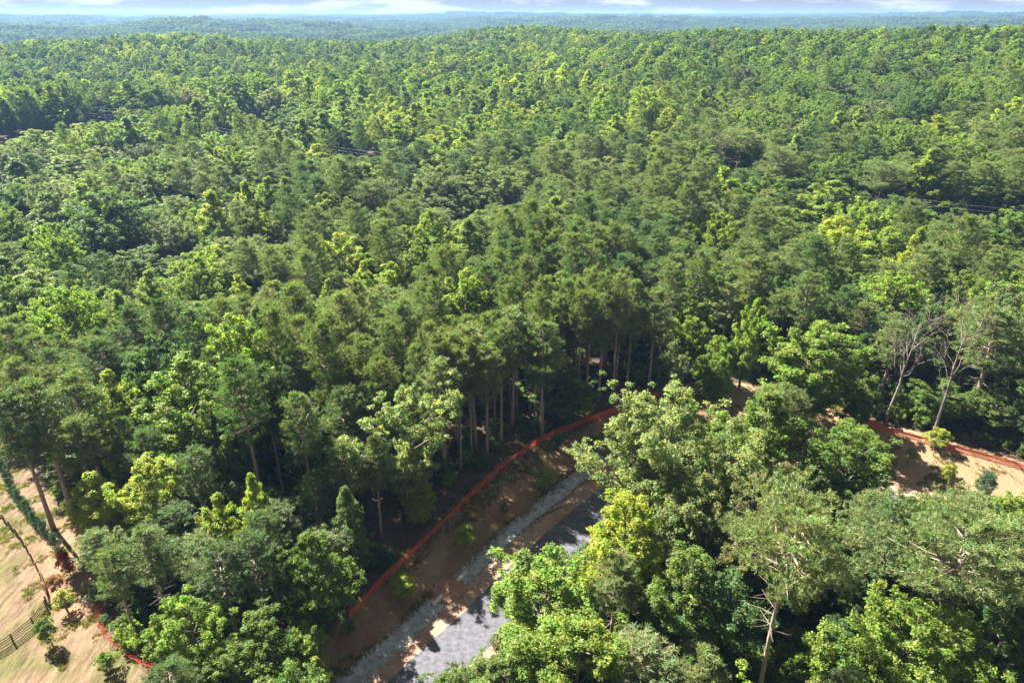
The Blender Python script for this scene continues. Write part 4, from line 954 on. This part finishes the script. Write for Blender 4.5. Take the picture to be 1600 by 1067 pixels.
# ------------------------------------------------------------------ gravel strip, culvert, clay mound, silt sock
GRAV = [flat(*p) for p in [(440, 1190), (553, 1067), (640, 985), (720, 908), (800, 835), (870, 775), (905, 745), (945, 716)]]
tag(strip('gravel_bed', GRAV, -.95, .95, .05, M_STONE, 4, .25, .25), 'pale bed of crushed stone between bank and road', None, None, 'structure')
def gravel():
    p = smooth_path(GRAV, .25); nn = normals2(p); parts = []; g = np.random.default_rng(5)
    base = np.array([(1, 0, 0), (-.5, .87, 0), (-.5, -.87, 0), (0, 0, .9), (.5, .87, -.3), (-1, 0, -.3), (.5, -.87, -.3)], float)
    # stones: rough octahedra
    octv = np.array([(1, 0, 0), (0, 1, 0), (-1, 0, 0), (0, -1, 0), (0, 0, .8), (0, 0, -.6)], float); octf = np.array([(0, 1, 4), (1, 2, 4), (2, 3, 4), (3, 0, 4), (1, 0, 5), (2, 1, 5), (3, 2, 5), (0, 3, 5)])
    cm = np.array(hit(695, 925)[:2])
    for _ in range(15000):
        i = g.integers(len(p)); off = np.clip(g.normal(0, .62), -1.4, 1.4); x, y = p[i] + nn[i] * off
        if hypot(x - cm[0], y - cm[1]) < 2.6: continue
        s = g.uniform(.07, .2); a = g.uniform(0, 6.28); v = octv * (s * g.uniform(.7, 1.3, 3)) + g.normal(0, .02, (6, 3)); c, sn = cos(a), sin(a)
        v = np.stack([v[:, 0] * c - v[:, 1] * sn + x, v[:, 0] * sn + v[:, 1] * c + y, v[:, 2] + .05 + .1 * g.random()], 1); parts.append((v, octf))
    v, f = join_np(parts); v[:, 2] += terrain(v[:, 0], v[:, 1]); return tag(link('gravel', mesh_np('gravel', v, f, M_STONE)), 'strip of pale grey loose stones between bank and road', None, None, 'stuff')
gravel()
def culvert():
    a = hit(676, 948); b = hit(728, 898); A_ = np.array((a[0], a[1], G(a[0], a[1]) + .3)); B_ = np.array((b[0], b[1], G(b[0], b[1]) + .3))
    mb = MB(); d = unit(B_ - A_)
    mb.tube([A_, B_], .36, 14, False); mb.tube([A_ + d * .02, B_ - d * .02], .28, 14, False); mb.tube([A_ - d * .12, A_ + d * .22], [.44, .44], 14, False); mb.tube([B_ - d * .22, B_ + d * .12], [.44, .44], 14, False)
    o = link('culvert_pipe', mb.mesh('culvert_pipe', M_CONC, True)); tag(o, 'pale concrete culvert pipe with both ends showing beside the road', 'pipe')
    c = (A_ + B_) / 2; L = np.linalg.norm(B_ - A_); n = 26; V = []; F = []; ax = unit((B_ - A_)[:2]); pr = np.array((-ax[1], ax[0]))
    g = np.random.default_rng(3)
    for i in range(n):
        for j in range(n):
            u, v = (i / (n - 1) * 2 - 1), (j / (n - 1) * 2 - 1); rr_ = min(1, hypot(u, v)); hh = .95 * (1 - rr_ ** 2.2) + g.normal(0, .035) * (rr_ < .97)
            q = c[:2] + ax * u * L * .40 + pr * v * 2.3; V.append((q[0], q[1], G(*q) + hh - .06))
    for i in range(n - 1):
        for j in range(n - 1): F.append((i * n + j, (i + 1) * n + j, (i + 1) * n + j + 1, i * n + j + 1))
    me = bpy.data.meshes.new('clay_mound'); me.from_pydata(V, [], F); me.update(); me.materials.append(M_CLAY)
    if me.polygons[300].normal.z < 0: me.flip_normals()
    tag(link('clay_mound', me), 'low mound of red brown clay and gravel over the culvert pipe', 'mound')
culvert()
def sock():
    p = smooth_path([hit(*q)[:2] for q in [(806, 840), (830, 818), (850, 805), (878, 792)]], .5); z = terrain(p[:, 0], p[:, 1])
    mb = MB(); mb.tube([(q[0], q[1], zz + .11) for q, zz in zip(p, z)], .085, 6); tag(link('silt_sock', mb.mesh('silt_sock', M_BLACK, True)), 'thin black silt sock lying between clay shoulder and gravel', 'silt sock')
sock()
def manhole():
    x, y, _ = hit(140, 935); o = thing('manhole', 'round concrete manhole collar with a clay coloured lid in the clearing', 'manhole', (x, y, G(x, y)))
    V = []; F = []; n = 28
    prof = [(.8, -.1), (.8, .2), (.74, .26), (.56, .26), (.52, .2), (.52, .0)]
    for k in range(n):
        a = 2 * pi * k / n
        for (r, z) in prof: V.append((r * cos(a), r * sin(a), z))
    m = len(prof)
    for k in range(n):
        k2 = (k + 1) % n
        for i in range(m - 1): F.append((k * m + i, k2 * m + i, k2 * m + i + 1, k * m + i + 1))
    me = bpy.data.meshes.new('collar'); me.from_pydata(V, [], F); me.update(); me.materials.append(M_CONC); link('collar', me, o)
    mb = MB(); mb.tube([(0, 0, .05), (0, 0, .17)], .51, 24); link('lid', mb.mesh('lid', M_CLAY), o)
manhole()
# fallen trunks
for (a, b, r, lab) in [((455, 1012), (485, 1030), .16, 'pale fallen trunk at the lower end of the bank'), ((560, 860), (600, 880), .12, 'thin fallen trunk in the shade behind the netting'), ((770, 705), (800, 690), .12, 'fallen trunk on the floor under the bare pine stems')]:
    p, q = hit(*a), hit(*b); mb = MB(); pts_ = [np.array((p[0] + (q[0] - p[0]) * t, p[1] + (q[1] - p[1]) * t, 0)) for t in np.linspace(0, 1, 6)]
    for t in pts_: t[2] = G(t[0], t[1]) + r * .9
    mb.tube(pts_, [r * (1 - .1 * k) for k in range(6)], 7); tag(link('fallen_trunk', mb.mesh('fallen_trunk', M_DEAD, True)), lab, 'fallen trunk', 'fallen trunks')

# ------------------------------------------------------------------ board fence of the clearing
def board_fence(pxs, label, hgt=1.4, nrail=4):
    w = np.array([hit(*p)[:2] for p in pxs]); sp = smooth_path(w, .1) if len(w) > 2 else np.array([w[0] + (w[1] - w[0]) * t for t in np.linspace(0, 1, 200)])
    s = np.concatenate([[0], np.cumsum(np.linalg.norm(np.diff(sp, axis=0), axis=1))]); n = max(1, round(s[-1] / 2.6)); t = np.linspace(0, s[-1], n + 1)
    P = np.stack([np.interp(t, s, sp[:, 0]), np.interp(t, s, sp[:, 1])], 1); Z = terrain(P[:, 0], P[:, 1])
    o = thing('board_fence', label, 'fence', (0, 0, 0), 0, 'board fences of the clearing')
    pm = MB(); pm.box((0, 0, hgt / 2), (.15, .15, hgt + .16)); pme = pm.mesh('post', M_POST)
    for q, z in zip(P, Z): link('post', pme, o, (q[0], q[1], z))
    for i in range(n):
        d = unit(P[i + 1] - P[i]); nr = np.array((-d[1], d[0])) * .095
        for k in range(nrail):
            z = .28 + k * (hgt - .36) / (nrail - 1) + .08 * 0; mb = MB(); jz = random.uniform(-.015, .015)
            mb.plank((*(P[i] + nr + d * .01), Z[i] + z + jz), (*(P[i + 1] + nr - d * .01), Z[i + 1] + z + jz), .035, .14); link('rail', mb.mesh('rail', M_POST), o)
board_fence([(-60, 745), (0, 808), (30, 842), (52, 878), (68, 912), (74, 944)], 'brown board fence curving up the left edge of the clearing')
board_fence([(73, 950), (45, 985), (0, 1016), (-60, 1052)], 'brown board fence crossing the lower left corner of the clearing')

# ------------------------------------------------------------------ power line
def power_line():
    d = unit(np.array((LINE_B[0] - LINE_A[0], LINE_B[1] - LINE_A[1]), float)); nrm = np.array((-d[1], d[0])); L = hypot(LINE_B[0] - LINE_A[0], LINE_B[1] - LINE_A[1])
    ss = np.linspace(10, L, 9); tops = []; ht = 13.5; rz = atan2(d[1], d[0])
    mp = MB(); mp.tube([(0, 0, -.5), (0, 0, ht + .8)], [.17, .11], 8); pole = mp.mesh('shaft', M_BARK); ma = MB(); ma.box((0, 0, ht - .5), (.12, 2.4, .14)); arm = ma.mesh('crossarm', M_BARK)
    mi = MB(); mi.tube([(0, 0, 0), (0, 0, .1), (0, 0, .2)], [.06, .08, .04], 6); ins = mi.mesh('insulator', M_CONC)
    labs = ['first', 'second', 'third', 'fourth', 'fifth', 'sixth', 'seventh', 'eighth', 'ninth']
    for k, s in enumerate(ss):
        p = np.array(LINE_A) + d * s; z = G(*p); o = thing('utility_pole', 'wooden utility pole with crossarm in the forest corridor, %s from the far field' % labs[k], 'utility pole', (p[0], p[1], z), rz, 'poles of the power line')
        link('shaft', pole, o); link('crossarm', arm, o)
        for q in (-1.1, 0, 1.1): link('insulator', ins, o, (0, q, ht - .43 if q else ht + .75))
        tops.append((p, z))
    for q, zz, lab in ((-1.1, ht - .25, 'wire hung from the crossarms'), (0, ht + .9, 'wire along the tops of the utility poles'), (.15, ht - 2.6, 'wire lowest on the utility poles')):
        mb = MB(); pts_ = []
        for (p, z), (p2, z2) in zip(tops[:-1], tops[1:]):
            for t in np.linspace(0, 1, 12, endpoint=False): c = p + (p2 - p) * t + nrm * q; pts_.append((c[0], c[1], z + (z2 - z) * t + zz - 4 * 1.6 * t * (1 - t)))
        mb.tube(pts_, .024, 5); tag(link('power_wire', mb.mesh('power_wire', M_WIRE, True)), 'pale power ' + lab, 'power wire', 'power wires')
power_line()

# ------------------------------------------------------------------ a far house among the trees
def house(px, py, rz, label):
    x, y, _ = hit(px, py, 17); z = G(x, y) + 8; o = thing('house', label, 'house', (x, y, z), rz)
    wall = plain('pale_siding', (.5, .5, .5), (.62, .62, .6), 1); roofm = plain('grey_shingle', (.2, .2, .22), (.3, .3, .32), 2); glass = plain('dark_glass', (.02, .025, .03), (.04, .045, .05), 1, .15)
    mb = MB(); mb.box((0, 0, -1), (15, 9, 14)); link('wall', mb.mesh('wall', wall), o)
    V = [(-8, -5.2, 5.9), (8, -5.2, 5.9), (8, 5.2, 5.9), (-8, 5.2, 5.9), (-8, 0, 9.6), (8, 0, 9.6)]; me = bpy.data.meshes.new('roof'); me.from_pydata(V, [], [(0, 1, 5, 4), (2, 3, 4, 5), (0, 4, 3), (1, 2, 5), (3, 2, 1, 0)]); me.update(); me.materials.append(roofm); rf = link('roof', me, o)
    ch = MB(); ch.box((4, 1.5, 9), (1, 1, 3)); link('chimney', ch.mesh('chimney', M_CLAY), rf)
    for q in (-5, -1.7, 1.7, 5):
        w = MB(); w.box((q, -4.53, 3.6), (1.2, .1, 1.7)); link('window', w.mesh('window', glass), o)
house(1086, 60, .3, 'pale distant house with grey gabled roof above the treetops')

# ------------------------------------------------------------------ the air
def haze():
    me = bpy.data.meshes.new('haze'); mb = MB(); zmin = -16.0; zmax = 106.0
    mb.box((0, 0, (zmin + zmax) / 2), (38000, 38000, zmax - zmin)); m, nt, out, L = mat_new('air')
    v = nt.nodes.new('ShaderNodeVolumePrincipled'); v.inputs['Color'].default_value = (.22, .38, .68, 1); v.inputs['Density'].default_value = .00012; v.inputs['Anisotropy'].default_value = .2
    L(v.outputs[0], out.inputs['Volume']); o = link('haze', mb.mesh('haze', m)); tag(o, 'thin blue summer haze over the forest', None, None, 'stuff')
haze()
